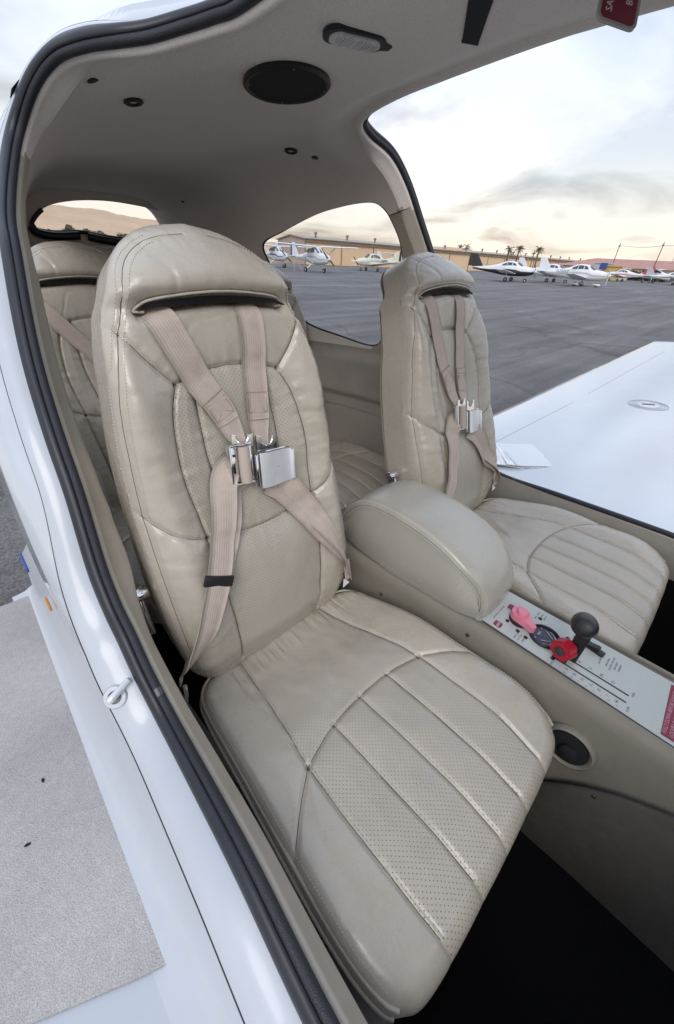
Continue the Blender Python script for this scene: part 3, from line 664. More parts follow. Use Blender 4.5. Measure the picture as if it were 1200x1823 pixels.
for (x, p) in ((-1.10, -.246), (-1.17, .244)):
    Q = lining_matrix(x, p, -.041) @ Matrix.Scale(.72, 4)
    hl(MB().lathe([(.026, -.002), (.027, .004), (.022, .007), (.017, .003), (.012, -.004), (.001, -.005)], 28, Q, cap=False), 'reading_light_bezel', M['dark'], smooth=True)
    hl(MB().lathe([(.0125, -.004), (.0125, .0015), (.006, .004), (.0005, .0045)], 18, Q), 'reading_light_bulb', M['lens'], smooth=True)
for (x, p) in ((-1.06, -.335), (-1.145, .32)):
    Q = lining_matrix(x, p, -.041); hl(MB().lathe([(.010, -.002), (.0105, .0006), (.007, .0009), (.002, .0004)], 20, Q), 'headset_jack', M['dark'], smooth=True)
Q = lining_matrix(-1.96, .41, -.041); hl(MB().lathe([(.006, -.001), (.005, .002), (.001, .0025)], 12, Q), 'screw', M['dark'], smooth=True)
# strip of black hook tape stuck on the headliner
def tape(pts, name, mat):
    pts = [np.array(p) for p in pts]; n = 12; V = []
    for i in range(n + 1):
        for j in range(3):
            u, v = i / n, j / 2; q = (pts[0] * (1 - v) + pts[1] * v) * (1 - u) + (pts[3] * (1 - v) + pts[2] * v) * u
            if i == 0: q = q + np.array([.002 * (j - 1), 0]) * RNG.random()
            V.append(lining_pos(np.array([q[0]]), np.array([q[1]]), -.0425)[0])
    V = np.array(V); o = mesh(name, np.vstack([V, V + np.array([0, 0, .0012])]), np.vstack([grid_faces(n + 1, 3), grid_faces(n + 1, 3)[:, ::-1] + len(V)]), mat); o.parent = headliner; return o
tape([(-.535, .078), (-.522, .106), (-.40, -.055), (-.425, -.085)], 'hook_tape', M['dark_matte'])

# safety placard hanging at the far door edge
pl = empty('safety_placard', (-.2895, .044, .9545)); tag(pl, 'small dark red placard with white letters hanging at the roof edge', 'placard')
M['placard_edge'] = material('clear_placard_edge', (.42, .40, .40), .3, var=.15, var_scale=90)
# hangs from the roof edge facing the near door; the lines of text run up the plate
xax = Vector((-.012, .020, .034)).normalized(); rgt = Vector((.022, .048, .020)); rgt = (rgt - xax * rgt.dot(xax)).normalized(); yax = -rgt; zax = xax.cross(yax)
PLM = Matrix(((xax.x, yax.x, zax.x, 0), (xax.y, yax.y, zax.y, 0), (xax.z, yax.z, zax.z, 0), (0, 0, 0, 1)))
def rrect(w, h, r, n=5):
    P = []
    for (cx, cy, a0) in ((w / 2 - r, h / 2 - r, 0), (-w / 2 + r, h / 2 - r, 90), (-w / 2 + r, -h / 2 + r, 180), (w / 2 - r, -h / 2 + r, 270)):
        for k in range(n + 1): a = radians(a0 + 90 * k / n); P.append((cx + r * cos(a), cy + r * sin(a)))
    return P
PW, PH = .062, .054
MB().prism(rrect(PW, PH, .009), -.0015, .0015, PLM @ Matrix.Translation((PW / 2, 0, 0))).build('plate', M['placard_edge'], pl)
MB().prism(rrect(PW - .008, PH - .008, .006), .0015, .0021, PLM @ Matrix.Translation((PW / 2, 0, 0))).build('red_field', M['maroon'], pl)
for (tx, dx, dy) in (('SAFE', .012, .013), ('F', .036, .001), ('BE', .027, -.012)):
    text_mesh('lettering', tx, .0125, M['print_white'], PLM @ Matrix.Translation((dx, dy, .0023)), pl, align='LEFT')

# ------------------------------------------------------------------ wings
def wing_mesh(name, sgn, root_y, tip_y, x_le, x_te, z0, dihedral, ny=40, nx=36, mat='white'):
    ys = np.linspace(root_y, tip_y, ny); V = []
    for y in ys:
        k = (y - root_y) / (tip_y - root_y); le = x_le[0] + (x_le[1] - x_le[0]) * k; te = x_te[0] + (x_te[1] - x_te[0]) * k; c = le - te
        for j in range(nx):
            u = j / (nx - 1); v = u; th = .62 * (.2969 * math.sqrt(v) - .126 * v - .3516 * v * v + .2843 * v ** 3 - .1015 * v ** 4)
            V.append((le - c * u, sgn * y, z0 + (y - root_y) * dihedral + c * (th - .055)))
        for j in range(nx):
            u = 1 - j / (nx - 1); V.append((le - c * u, sgn * y, z0 + (y - root_y) * dihedral - c * (.055 + .05 * (1 - u) * 4 * u)))
    F = grid_faces(ny, 2 * nx); F = F if sgn > 0 else F[:, ::-1]
    cap = np.array([[(ny - 1) * 2 * nx + i for i in range(2 * nx)]])
    return mesh(name, V, [list(f) for f in F] + [list(cap[0])], M[mat])
lw = pp(wing_mesh('wing', 1, .70, 5.9, (.42, .02), (-1.24, -.90), -.235, .052)); tag(lw, 'far white wing seen through the opposite door')
def wing_z(x, y):
    k = (y - .70) / 5.2; le = .42 + (.02 - .42) * k; te = -1.24 + (-.90 + 1.24) * k; c = le - te; v = min(max((le - x) / c, 0), 1)
    th = .62 * (.2969 * math.sqrt(v) - .126 * v - .3516 * v * v + .2843 * v ** 3 - .1015 * v ** 4)
    return -.235 + (y - .70) * .052 + c * (th - .055)
# aileron / flap gap and a skin joint line
def wing_line(pts, name='panel_line', r=.0022):
    P = []
    for (a, b) in zip(pts[:-1], pts[1:]):
        for t in np.linspace(0, 1, 12, endpoint=False): x = a[0] + (b[0] - a[0]) * t; y = a[1] + (b[1] - a[1]) * t; P.append((x, y, wing_z(x, y) + .0002))
    o = MB().tube(P, r, 5).build(name, M['gapline']); o.parent = lw; return o
wing_line([(-.93, .9), (-.78, 2.9)], r=.0008); wing_line([(-.78, 3.0), (-.66, 5.4)], r=.0008)
fcx, fcy = -.355, 2.95
FZ = Matrix.Translation((fcx, fcy, wing_z(fcx, fcy) + .001)) @ Matrix.Rotation(math.atan(.052), 4, 'X') @ Matrix.Rotation(-math.atan((wing_z(fcx + .1, fcy) - wing_z(fcx - .1, fcy)) / .2), 4, 'Y') @ Matrix.Scale(.80, 4)
M['decal'] = material('grey_decal_ring', (.36, .39, .43), .4)
for (r0, w_) in ((.155, .004), (.135, .0025), (.115, .0025), (.092, .006)):
    o = MB().lathe([(r0 - w_, -.002), (r0 - w_, .0008), (r0 + w_, .0008), (r0 + w_, -.002)], 48, FZ, cap=False).build('fuel_cap_ring', M['decal']); o.parent = lw
o = MB().lathe([(.088, -.002), (.088, .002), (.07, .004), (.001, .004)], 40, FZ).build('fuel_cap', M['white'], smooth=True); o.parent = lw
o = MB().box((0, 0, .006), (.10, .022, .004), FZ @ Matrix.Rotation(.5, 4, 'Z')).build('fuel_cap_tab', M['metal_dark']); o.parent = lw
# near wing: root fairing, walkway
rw_ = wing_mesh('wing', -1, .80, 5.9, (.62, .1), (-1.29, -1.0), -.155, .052); pp(rw_); tag(rw_, 'near white wing with beige grit walkway beside the door')
def root_x(u): return .7 - 2.2 * u
V = []; fu = np.linspace(0, 1, 60)
def near_wing_z(x, y): 
    c = 1.91; v = min(max((.62 - x) / c, 0), 1); th = .62 * (.2969 * math.sqrt(v) - .126 * v - .3516 * v * v + .2843 * v ** 3 - .1015 * v ** 4)
    return -.155 + (y - .80) * .052 + c * (th - .055)
for u in fu:
    x = .6 - 1.92 * u; zw = near_wing_z(x, .80); edge = -.722 + .010 * u
    bulge = .014 * sstep(.55, .95, u)
    prof = [(edge + .012, .085 - .01), (edge + .004, .055), (edge - .004, .02), (edge - .010 - bulge, -.03), (edge - .018 - bulge, -.075), (edge - .032 - bulge * .6, -.115), (edge - .055, zw + .020), (edge - .080, zw + .006), (edge - .115, zw + .0015)]
    if x < -.44:       # aft of the door the fairing runs on up the fuselage side
        ys_ = lambda zz: -float(abs(shell(np.array([x]), np.array([-np.interp(-zz, -_D[200:, 1], _LL[200:])]), .0645)[0, 1]))
        zt_ = float(np.interp(x, [-1.4, -.76, -.63, -.525, -.44], [.40, .40, .27, .13, .085]))
        k_ = float(sstep(-.44, -.58, x)); prof = [(ys_(zt_) * k_ + (1 - k_) * prof[0][0], zt_), (ys_((zt_ + .07) / 2) * k_ + (1 - k_) * prof[0][0], (zt_ + .07) / 2)] + [(ys_(z) * k_ * w + y * (1 - k_ * w), z) for (y, z), w in zip(prof, (1, 1, .9, .6, .3, 0, 0, 0, 0))]
    else: prof = [(prof[0][0] + .002, prof[0][1] - .001), (prof[0][0] + .001, prof[0][1] - .0005)] + prof
    for (y, z) in prof: V.append((x, y, max(z, zw + .0012) - .004))
fa_ = pp(mesh('wing_root_fairing', V, grid_faces(60, 11), M['jamb']))
def grit_material():
    m = material('walkway_grit', (.475, .455, .445), .93, var=.10, var_scale=70, bump=[('noise', 620, .7, .002), ('voronoi', 480, .4, .0012)], spec=.15, detail=8)
    nt = m.node_tree; b = nt.nodes['Principled BSDF']; N = nt.nodes.new; Lk = nt.links.new
    t = N('ShaderNodeTexCoord'); src = b.inputs['Base Color'].links[0].from_socket
    n = N('ShaderNodeTexNoise'); n.inputs['Scale'].default_value = 420; n.inputs['Detail'].default_value = 2; Lk(t.outputs['Object'], n.inputs['Vector'])
    r = N('ShaderNodeMapRange'); r.inputs['From Min'].default_value = .28; r.inputs['From Max'].default_value = .70; r.inputs['To Min'].default_value = .80; r.inputs['To Max'].default_value = 1.12; Lk(n.outputs['Fac'], r.inputs['Value'])
    n2 = N('ShaderNodeTexNoise'); n2.inputs['Scale'].default_value = 3.2; n2.inputs['Detail'].default_value = 6; Lk(t.outputs['Object'], n2.inputs['Vector'])
    r2 = N('ShaderNodeMapRange'); r2.inputs['From Min'].default_value = .3; r2.inputs['From Max'].default_value = .7; r2.inputs['To Min'].default_value = .84; r2.inputs['To Max'].default_value = 1.08; Lk(n2.outputs['Fac'], r2.inputs['Value'])
    mm = N('ShaderNodeMath'); mm.operation = 'MULTIPLY'; Lk(r.outputs[0], mm.inputs[0]); Lk(r2.outputs[0], mm.inputs[1])
    v = N('ShaderNodeVectorMath'); v.operation = 'SCALE'; Lk(src, v.inputs[0]); Lk(mm.outputs[0], v.inputs['Scale']); Lk(v.outputs[0], b.inputs['Base Color']); return m
M['grit'] = grit_material()
# walkway sheet on the near wing, cut back at its forward corner
wk = []; nxw, nyw = 60, 12
for i in range(nxw):
    for j in range(nyw):
        y = .775 + (1.45 - .775) * j / (nyw - 1); xe = -.195 - (y - .775) * .50; xx = x = -1.285 + (1.285 + xe) * i / (nxw - 1)
        yy = y + (.0 if j else -.010 * sstep(-.9, -1.2, x) + .004 * sin(9 * x))
        wk.append((xx, -yy, near_wing_z(xx, max(yy, .8)) + .0045))
wk = np.array(wk); Fw = grid_faces(nxw, nyw)[:, ::-1]
wo = mesh('walkway', np.vstack([wk, wk - np.array([0, 0, .003])]), np.vstack([Fw, Fw[:, ::-1] + len(wk)]), M['grit']); wo.parent = rw_
for k, (x, y) in enumerate([(-.60, .865), (-.50, .905), (-.70, 1.0), (-.60, 1.02)]):
    o = MB().lathe([(.0001, .0), (.005, .0004), (.0045, .0018), (.0003, .0024)], 9, Matrix.Translation((x, -y, near_wing_z(x, y) + .0045)) @ Matrix.Rotation(k * 1.3, 4, 'Z') @ Matrix.Scale(.5, 4, (0, 1, 0))).build('debris_speck', M['dark_matte']); o.parent = rw_
# coloured edge marks on the fairing
M['amber'] = material('amber_tape', (.55, .24, .05), .5); M['blue_tape'] = material('blue_tape', (.03, .08, .35), .5)

# door latch pin in the near jamb
_i = int(np.argmin(np.linalg.norm(near_path - np.array((-.425, -.652, .155)), axis=1)))
_az = (Vector(nN[_i]) * .45 - Vector(nB[_i]) * .9).normalized(); _c = Vector((-.450, -.700, .128)) + _az * .012
LM = Matrix.Translation(_c) @ _az.to_track_quat('Z', 'Y').to_matrix().to_4x4() @ Matrix.Scale(.82, 4)
o = MB().lathe([(.021, -.012), (.021, .003), (.019, .0055), (.012, .0055), (.0115, .001)], 32, LM, cap=False).build('latch_escutcheon', M['white'], smooth=True); o.parent = jamb_n
o = MB().lathe([(.0115, .0), (.0115, .0012), (.001, .0012)], 24, LM).build('latch_hole', M['metal_dark']); o.parent = jamb_n
pth = cr_path([_c, _c + _az * .018, _c + _az * .025 + Vector((-.002, .005, 0)), _c + _az * .027 + Vector((-.008, .020, 0)), _c + _az * .027 + Vector((-.014, .034, 0))], 5)
o = MB().tube(pth, .0052, 10).build('latch_pin', M['alu'], smooth=True, angle=60); o.parent = jamb_n
# tape marks on the fairing beside the walkway
for (x, y, z, l, nm, mt) in ((-.93, -.7405, -.035, .045, 'amber_mark', 'amber'), (-1.14, -.7505, -.035, .085, 'blue_mark', 'blue_tape')):
    o = MB().rbox((x, y, z), (l, .006, .016), .002, 1).build(nm, M[mt]); o.parent = fa_
# ------------------------------------------------------------------ seats
def arcs_from(contour_fn_pts, corners):
    """closed polyline -> four arcs (right, top, left, bottom) between the given corner indices"""
    out = []
    n = len(contour_fn_pts)
    for k in range(4):
        a, b = corners[k], corners[(k + 1) % 4]
        idx = np.arange(a, b + 1 if b > a else b + n + 1) % n
        out.append(contour_fn_pts[idx])
    return out
def ring_grid(arcs, centre, N, gf):
    """square grid wrapped on a closed outline; returns plan coordinates and ring parameter"""
    a, b = np.meshgrid(np.linspace(-1, 1, N + 1), np.linspace(-1, 1, N + 1), indexing='ij')
    r = np.maximum(np.abs(a), np.abs(b)); rs = np.maximum(r, 1e-9)
    def ev(arcp, t):
        L = np.concatenate([[0], np.cumsum(np.linalg.norm(np.diff(arcp, axis=0), axis=1))]); q = t * L[-1]
        return np.stack([np.interp(q, L, arcp[:, 0]), np.interp(q, L, arcp[:, 1])], -1)
    P = np.zeros(a.shape + (2,))
    ta, tb = a / rs, b / rs
    right = (np.abs(a) >= np.abs(b)) & (a > 0); left = (np.abs(a) >= np.abs(b)) & (a <= 0); top = (np.abs(b) > np.abs(a)) & (b > 0); bot = (np.abs(b) > np.abs(a)) & (b <= 0)
    P[right] = ev(arcs[0], (tb[right] + 1) / 2); P[top] = ev(arcs[1], (1 - ta[top]) / 2); P[left] = ev(arcs[2], (1 - tb[left]) / 2); P[bot] = ev(arcs[3], (ta[bot] + 1) / 2)
    g = gf(r); Q = np.asarray(centre) + (P - np.asarray(centre)) * g[..., None]
    return Q[..., 0].ravel(), Q[..., 1].ravel(), r.ravel()
def mirror(poly): return [(-a, b) for a, b in poly]
def pillow(X, Y, seams, puff=.009, reach=.035, groove=.0048, gw=.0034, pucker=.0015):
    dmin = np.full(X.shape, 9.0); h = np.zeros(X.shape)
    for q, (poly, wt) in enumerate(seams):
        d, s = seg_dist(X, Y, poly); dmin = np.minimum(dmin, d / max(wt, .3))
        h -= wt * groove * np.exp(-(d / gw) ** 2)
        # gathered leather: small ripples running away from the stitch line
        rip = vnoise(s * 85 + q * 13.7, d * 12 + q) + .6 * vnoise(s * 170 + q * 7.1, d * 20)
        h += wt * pucker * rip * np.exp(-d / .016) * (1 - np.exp(-(d / .004) ** 2))
    h += puff * (1 - np.exp(-dmin / reach))
    return h, dmin

# ---- backrest
HW_T = [-.062, -.055, -.02, .03, .12, .22, .32, .42, .49, .585, .635, .680, .715, .741, .758, .766]
HW_S = [.155, .178, .205, .215, .222, .220, .214, .206, .197, .180, .165, .145, .122, .093, .057, .0]
_rt = cr_path(np.array(list(zip(HW_S, HW_T))), 10); _rt[:, 0] = np.maximum(_rt[:, 0], 0)
back_outline = np.vstack([_rt, np.stack([-_rt[::-1, 0], _rt[::-1, 1]], 1)[1:]])
back_outline = resample(np.vstack([back_outline, back_outline[:1]]), 801)[:-1]
def near_idx(poly, p): return int(np.argmin(np.hypot(poly[:, 0] - p[0], poly[:, 1] - p[1])))
_c = [near_idx(back_outline, p) for p in ((.19, -.02), (.13, .686), (-.13, .686), (-.19, -.02))]
SLIT = [(-.128, .640), (-.112, .648), (-.085, .652), (0, .657), (.085, .652), (.112, .648), (.128, .640)]
OV = [(0.098, .538), (.115, .50), (.126, .448), (.131, .39), (.126, .33), (.122, .28)]
OVT = [(-.098, .538), (-.06, .550), (0, .556), (.06, .550), (.098, .538)]; OVB = [(-.122, .28), (-.08, .268), (0, .260), (.08, .268), (.122, .28)]
YOKE = [(.187, .655), (.157, .615), (.133, .578), (.098, .538)]
INNER = [(.068, .549), (.072, .486), (.075, .412), (.066, .33), (.058, .264)]
LOWD = [(.235, .39), (.205, .352), (.19, .327), (.165, .303), (.122, .28)]
LOC = [(.122, .28), (.12, .2), (.114, .11), (.108, -.03)]
SIDE = [(.02, .742), (.07, .734), (.105, .715), (.130, .684), (.145, .640), (.163, .600), (.180, .55), (.190, .5), (.199, .42), (.205, .33), (.209, .24), (.209, .12), (.203, .0)]
SIDE_S = cr_path(SIDE, 6); OVs = cr_path(OV, 6); LOCs = cr_path(LOC, 4); YOs = cr_path(YOKE, 4); LDs = cr_path(LOWD, 4)
back_seams = [(cr_path(SLIT, 6).tolist(), .5), (cr_path(OVT, 5).tolist(), 1), (cr_path(OVB, 5).tolist(), 1)]
for c_ in (OVs, YOs, cr_path(INNER, 5), LDs, LOCs): back_seams += [(c_.tolist(), 1), (mirror(c_.tolist()), 1)]
back_seams[9] = (back_seams[9][0], .7); back_seams[10] = (back_seams[10][0], .7)
side_seams = [(SIDE_S.tolist(), .8), (mirror(SIDE_S.tolist()), .8)]
def back_base(s, t):
    a = np.abs(s)
    n = .020 * np.exp(-((t - .17) / .13) ** 2) * (1 - (a / .24) ** 2)
    n += .019 * sstep(.643, .668, t) + .010 * np.exp(-((t - .682) / .026) ** 2) - .070 * sstep(.66, .80, t) ** 1.2 - .030 * (a / .15) ** 2 * sstep(.62, .70, t)
    n += .020 * np.exp(-((a - .165) / .045) ** 2) * sstep(.0, .12, t) * sstep(.66, .50, t)
    n -= .012 * np.exp(-(a / .09) ** 2) * np.exp(-((t - .42) / .13) ** 2)
    n -= .022 * sstep(.16, .235, a) * sstep(.66, .5, t)
    n -= .020 * sstep(.03, -.04, t)
    return n
def slit_depth(s, t):
    d, _ = seg_dist(s, t, cr_path(SLIT, 6).tolist()); ys = np.interp(s, [p[0] for p in SLIT], [p[1] for p in SLIT])
    below = (t < ys)
    w = np.where(below, .0100, .0022); inside = np.clip(1.06 - (np.abs(s) / .128) ** 6, 0, 1)
    return -.050 * np.exp(-(d / w) ** 2) * (np.abs(s) < .135) * inside
def back_height(s, t):
    h, dm = pillow(s, t, back_seams); h2, _ = pillow(s, t, side_seams, puff=0, groove=.0035, gw=.0030, pucker=.0013)
    wr = .0016 * fbm(s * 16 + 3, t * 9, 3) + .0020 * np.maximum(fbm(s * 10 - t * 22, t * 30 + s * 8, 2), 0) * np.exp(-((np.abs(s) - .165) / .05) ** 2)
    creases = -.0016 * np.exp(-(fbm(s * 9 + 2.2, t * 7 + 1.3, 2) / .055) ** 2) * sstep(.5, .62, t)
    return back_base(s, t) + h + h2 + wr + creases + slit_depth(s, t)
def g_back(r): return np.where(r < .78, r / .78 * .885, np.where(r < .90, .885 + .115 * np.sin((r - .78) / .12 * pi / 2), 1.0 - .02 * (r - .90) / .10))
def d_back(r): return np.where(r < .78, 0, np.where(r < .90, .034 * (1 - np.cos((r - .78) / .12 * pi / 2)), .034 + .075 * (r - .90) / .10))
NB = 300
bs, bt, br = ring_grid(arcs_from(back_outline, _c), (0, .36), NB, g_back)
bn = back_height(bs, bt) * sstep(1.0, .86, br) + back_base(bs, bt) * (1 - sstep(1.0, .86, br)) - d_back(br)
BV = np.stack([bn, bs, bt], -1); BF = grid_faces(NB + 1, NB + 1); BN = vnormals(BV, BF)
if BN[(NB // 2) * (NB + 1) + NB // 2, 0] < 0: BF = BF[:, ::-1]; BN = -BN
fc_s = bs[BF].mean(1); fc_t = bt[BF].mean(1); fc_r = br[BF].mean(1); a_ = np.abs(fc_s)
def at_t(curve, t): c = curve[np.argsort(curve[:, 1])]; return np.interp(t, c[:, 1], c[:, 0])
def at_s(curve, s): c = np.array(curve); c = c[np.argsort(c[:, 0])]; return np.interp(s, c[:, 0], c[:, 1])
side_w = at_t(SIDE_S, fc_t); slit_t = at_s(SLIT, np.clip(fc_s, -.128, .128)); ovt = at_s(OVT, np.clip(fc_s, -.098, .098)); ovb = at_s(OVB, np.clip(fc_s, -.122, .122))
oval = (a_ < at_t(OVs, fc_t)) & (fc_t < ovt) & (fc_t > ovb)
yoke_w = at_t(YOs, fc_t)
lab = np.zeros(len(BF), int)                                            # 0 side shell
inside = (a_ < side_w) & (fc_r < .93)
lab[inside] = 1                                                         # bolsters
lab[inside & (fc_t > np.maximum(slit_t, at_s(SLIT, np.clip(fc_s, -.128, .128)))) & (a_ < yoke_w + .2) & (fc_t > .60) & ((a_ < .128) | (fc_t > .62))] = 2      # headrest
lab[inside & (fc_t <= slit_t) & (a_ < yoke_w) & (fc_t > .53) & ~oval & (fc_t > ovt - .001)] = 3   # yoke under the slot
lab[oval] = 4
lab[oval & (a_ > at_t(cr_path(INNER, 5), fc_t))] = 5
low_t = at_s(LDs[::-1], np.clip(a_, .122, .235))
lab[inside & (a_ < at_t(LOCs, fc_t)) & (fc_t <= ovb)] = 6                # lumbar panel
lab[inside & (a_ >= at_t(LOCs, fc_t)) & (fc_t < low_t) & (fc_t < .40)] = 7   # lower sides
def emit_panels(V, F, N, uv, lab, spec, parent):
    for (code, cond, name, mat) in spec:
        m = (lab == code) & cond
        if m.sum() < 4: continue
        f = F[m]; u, inv = np.unique(f, return_inverse=True)
        mesh(name, V[u], inv.reshape(f.shape), M[mat], parent, uv=uv[u], vn=N[u])
def tie(o, r=.0011, ln=.0036, gap=.0058): pass
def surf_smooth(V, N, V2, pts):
    P = []; Q = []
    for p in np.asarray(pts):
        d = (V2[:, 0] - p[0]) ** 2 + (V2[:, 1] - p[1]) ** 2; k = np.argpartition(d, 8)[:8]; w = 1 / (d[k] + 1e-7); w /= w.sum()
        P.append((V[k] * w[:, None]).sum(0)); n = (N[k] * w[:, None]).sum(0); Q.append(n / np.linalg.norm(n))
    return np.array(P), np.array(Q)
def surf_lookup(V2, pts):
    out = []
    for p in pts: out.append(int(np.argmin((V2[:, 0] - p[0]) ** 2 + (V2[:, 1] - p[1]) ** 2)))
    return np.array(out)
def stitches(V, N, V2, curves, offs, ln=.0036, gap=.0048, w=.0012, hgt=.0008):
    mb = MB()
    for c in curves:
        c = np.asarray(c); d = np.gradient(c, axis=0); nr = np.stack([-d[:, 1], d[:, 0]], 1); nr /= np.maximum(np.linalg.norm(nr, axis=1, keepdims=True), 1e-9)
        for o in offs:
            q = c + nr * o; L = np.linalg.norm(np.diff(q, axis=0), axis=1).sum(); k = max(int(L / gap), 2); q = resample(q, k); PP, NN = surf_smooth(V, N, V2, q)
            for i in range(1, k - 1):
                p = PP[i]; n = Vector(NN[i]); t = Vector(PP[i + 1] - PP[i - 1])
                if t.length < 1e-5: continue
                t = (t - n * t.dot(n)).normalized(); b = n.cross(t)
                A = [Vector(p) + n * hgt + t * (ln / 2 * su) + b * (w / 2 * sv) - n * (.0006 if abs(su) == 1 else 0) for su, sv in ((-1, -.4), (1, -.4), (1, .4), (-1, .4))]
                m1 = Vector(p) + n * (hgt + .0007)
                mb.add([tuple(x) for x in A] + [tuple(m1)], [(0, 1, 4), (1, 2, 4), (2, 3, 4), (3, 0, 4)])
    return mb
def seam_lines(V, N, V2, curves, r=.00075, sink=.0002):
    mb = MB()
    for c in curves:
        c = resample(np.asarray(c), max(int(np.linalg.norm(np.diff(np.asarray(c), axis=0), axis=1).sum() / .004), 4)); P, NN = surf_smooth(V, N, V2, c); P = P - NN * sink; P[:, :] = P; P = np.array([p for k, p in enumerate(P) if k == 0 or np.linalg.norm(p - P[k - 1]) > 1e-5])
        if len(P) < 4: continue
        Q = P.copy(); Q[1:-1] = (P[:-2] + 2 * P[1:-1] + P[2:]) / 4; mb.tube(Q, r, 5)
    return mb
BUV = np.stack([bs, bt], -1); front = br < .92
VB2 = np.where(front[:, None], BUV, 99.0)
# ---- cushion
CX = [-.50, -.47, -.40, -.2, -.05, .02, .05, .068, .072]; CS = [.180, .220, .234, .251, .260, .254, .236, .185, .0]
_ct = cr_path(np.array([(0, -.505), (.12, -.505)] + list(zip(CS, CX))), 10); _ct[:, 0] = np.maximum(_ct[:, 0], 0)
cush_outline = np.vstack([_ct, np.stack([-_ct[::-1, 0], _ct[::-1, 1]], 1)[1:-1]]); cush_outline = resample(np.vstack([cush_outline, cush_outline[:1]]), 801)[:-1]
_cc = [near_idx(cush_outline, p) for p in ((.19, -.495), (.232, .045), (-.232, .045), (-.19, -.495))]
CSEAM = cr_path([(.113, -.52), (.126, -.40), (.141, -.30), (.155, -.215), (.160, -.1), (.160, -.02), (.157, .03), (.152, .09)], 6)
CARC = cr_path([(-.155, -.215), (-.08, -.236), (0, -.242), (.08, -.236), (.155, -.215)], 6)
CSM = cr_path([(.155, -.215), (.205, -.175), (.27, -.115)], 4)
cush_seams = [(CARC.tolist(), 1), (CSEAM.tolist(), 1), (mirror(CSEAM.tolist()), 1), (CSM.tolist(), .8), (mirror(CSM.tolist()), .8)]
chan = [(.075, [(.075, -.237), (.076, -.1), (.075, .0), (.073, .10)]), (0, [(0, -.242), (0, .10)]), (-.075, [(-.075, -.237), (-.076, -.1), (-.075, 0), (-.073, .10)])]
for _, c_ in chan: cush_seams.append((c_, 1.0))
def cush_base(s, x):
    z = -.046 * sstep(-.24, -.50, x) - .012 * np.exp(-((x + .33) / .10) ** 2) * np.exp(-(s / .12) ** 2)
    z += .012 * np.exp(-((np.abs(s) - .215) / .05) ** 2) * sstep(.05, -.08, x) - .020 * sstep(-.04, .075, x)
    return z
def cush_height(s, x):
    h, _ = pillow(s, x, cush_seams, puff=.0070, reach=.036, groove=.0042, gw=.0040, pucker=.0003)
    rear = sstep(-.23, -.27, x) * (np.abs(s) < .15)
    bag = .0045 * fbm(s * 13 + 1.7, x * 10 + 4.2, 3) * rear + .004 * np.exp(-(((s - .02) * 1.0 + (x + .36) * .7) / .012) ** 2) * rear * np.exp(-((x + .35) / .05) ** 2)
    rip = .0022 * vnoise(s * 150 + x * 10, x * 20) * sstep(-.40, -.47, x)
    wr = .0013 * fbm(s * 15, x * 15, 3)
    return cush_base(s, x) + h + bag + rip + wr
def g_cush(r): return np.where(r < .78, r / .78 * .905, np.where(r < .89, .905 + .095 * np.sin((r - .78) / .11 * pi / 2), 1.0 - .05 * (r - .89) / .11))
def d_cush(r): return np.where(r < .78, 0, np.where(r < .89, .036 * (1 - np.cos((r - .78) / .11 * pi / 2)), .036 + .085 * (r - .89) / .11))
NC = 260
cs, cxx, crr = ring_grid(arcs_from(cush_outline, _cc), (0, -.21), NC, g_cush)
ez = sstep(1.0, .85, crr); cz = cush_height(cs, cxx) * ez + cush_base(cs, cxx) * (1 - ez) - d_cush(crr)
CV = np.stack([cxx, cs, cz], -1); CF = grid_faces(NC + 1, NC + 1); CN = vnormals(CV, CF)
if CN[(NC // 2) * (NC + 1) + NC // 2, 2] < 0: CF = CF[:, ::-1]; CN = -CN
c_s = cs[CF].mean(1); c_x = cxx[CF].mean(1); c_r = crr[CF].mean(1); ca = np.abs(c_s)
clab = np.full(len(CF), 1); cen = ca < at_t(CSEAM, c_x); arcx = at_s(CARC, np.clip(c_s, -.155, .155))
clab[cen & (c_x < arcx)] = 2; clab[cen & (c_x >= arcx)] = 3
clab[(c_r > .90) & ~(c_x > .02)] = 0
front_b = (c_x > -.215 + (ca - .155) * .87)

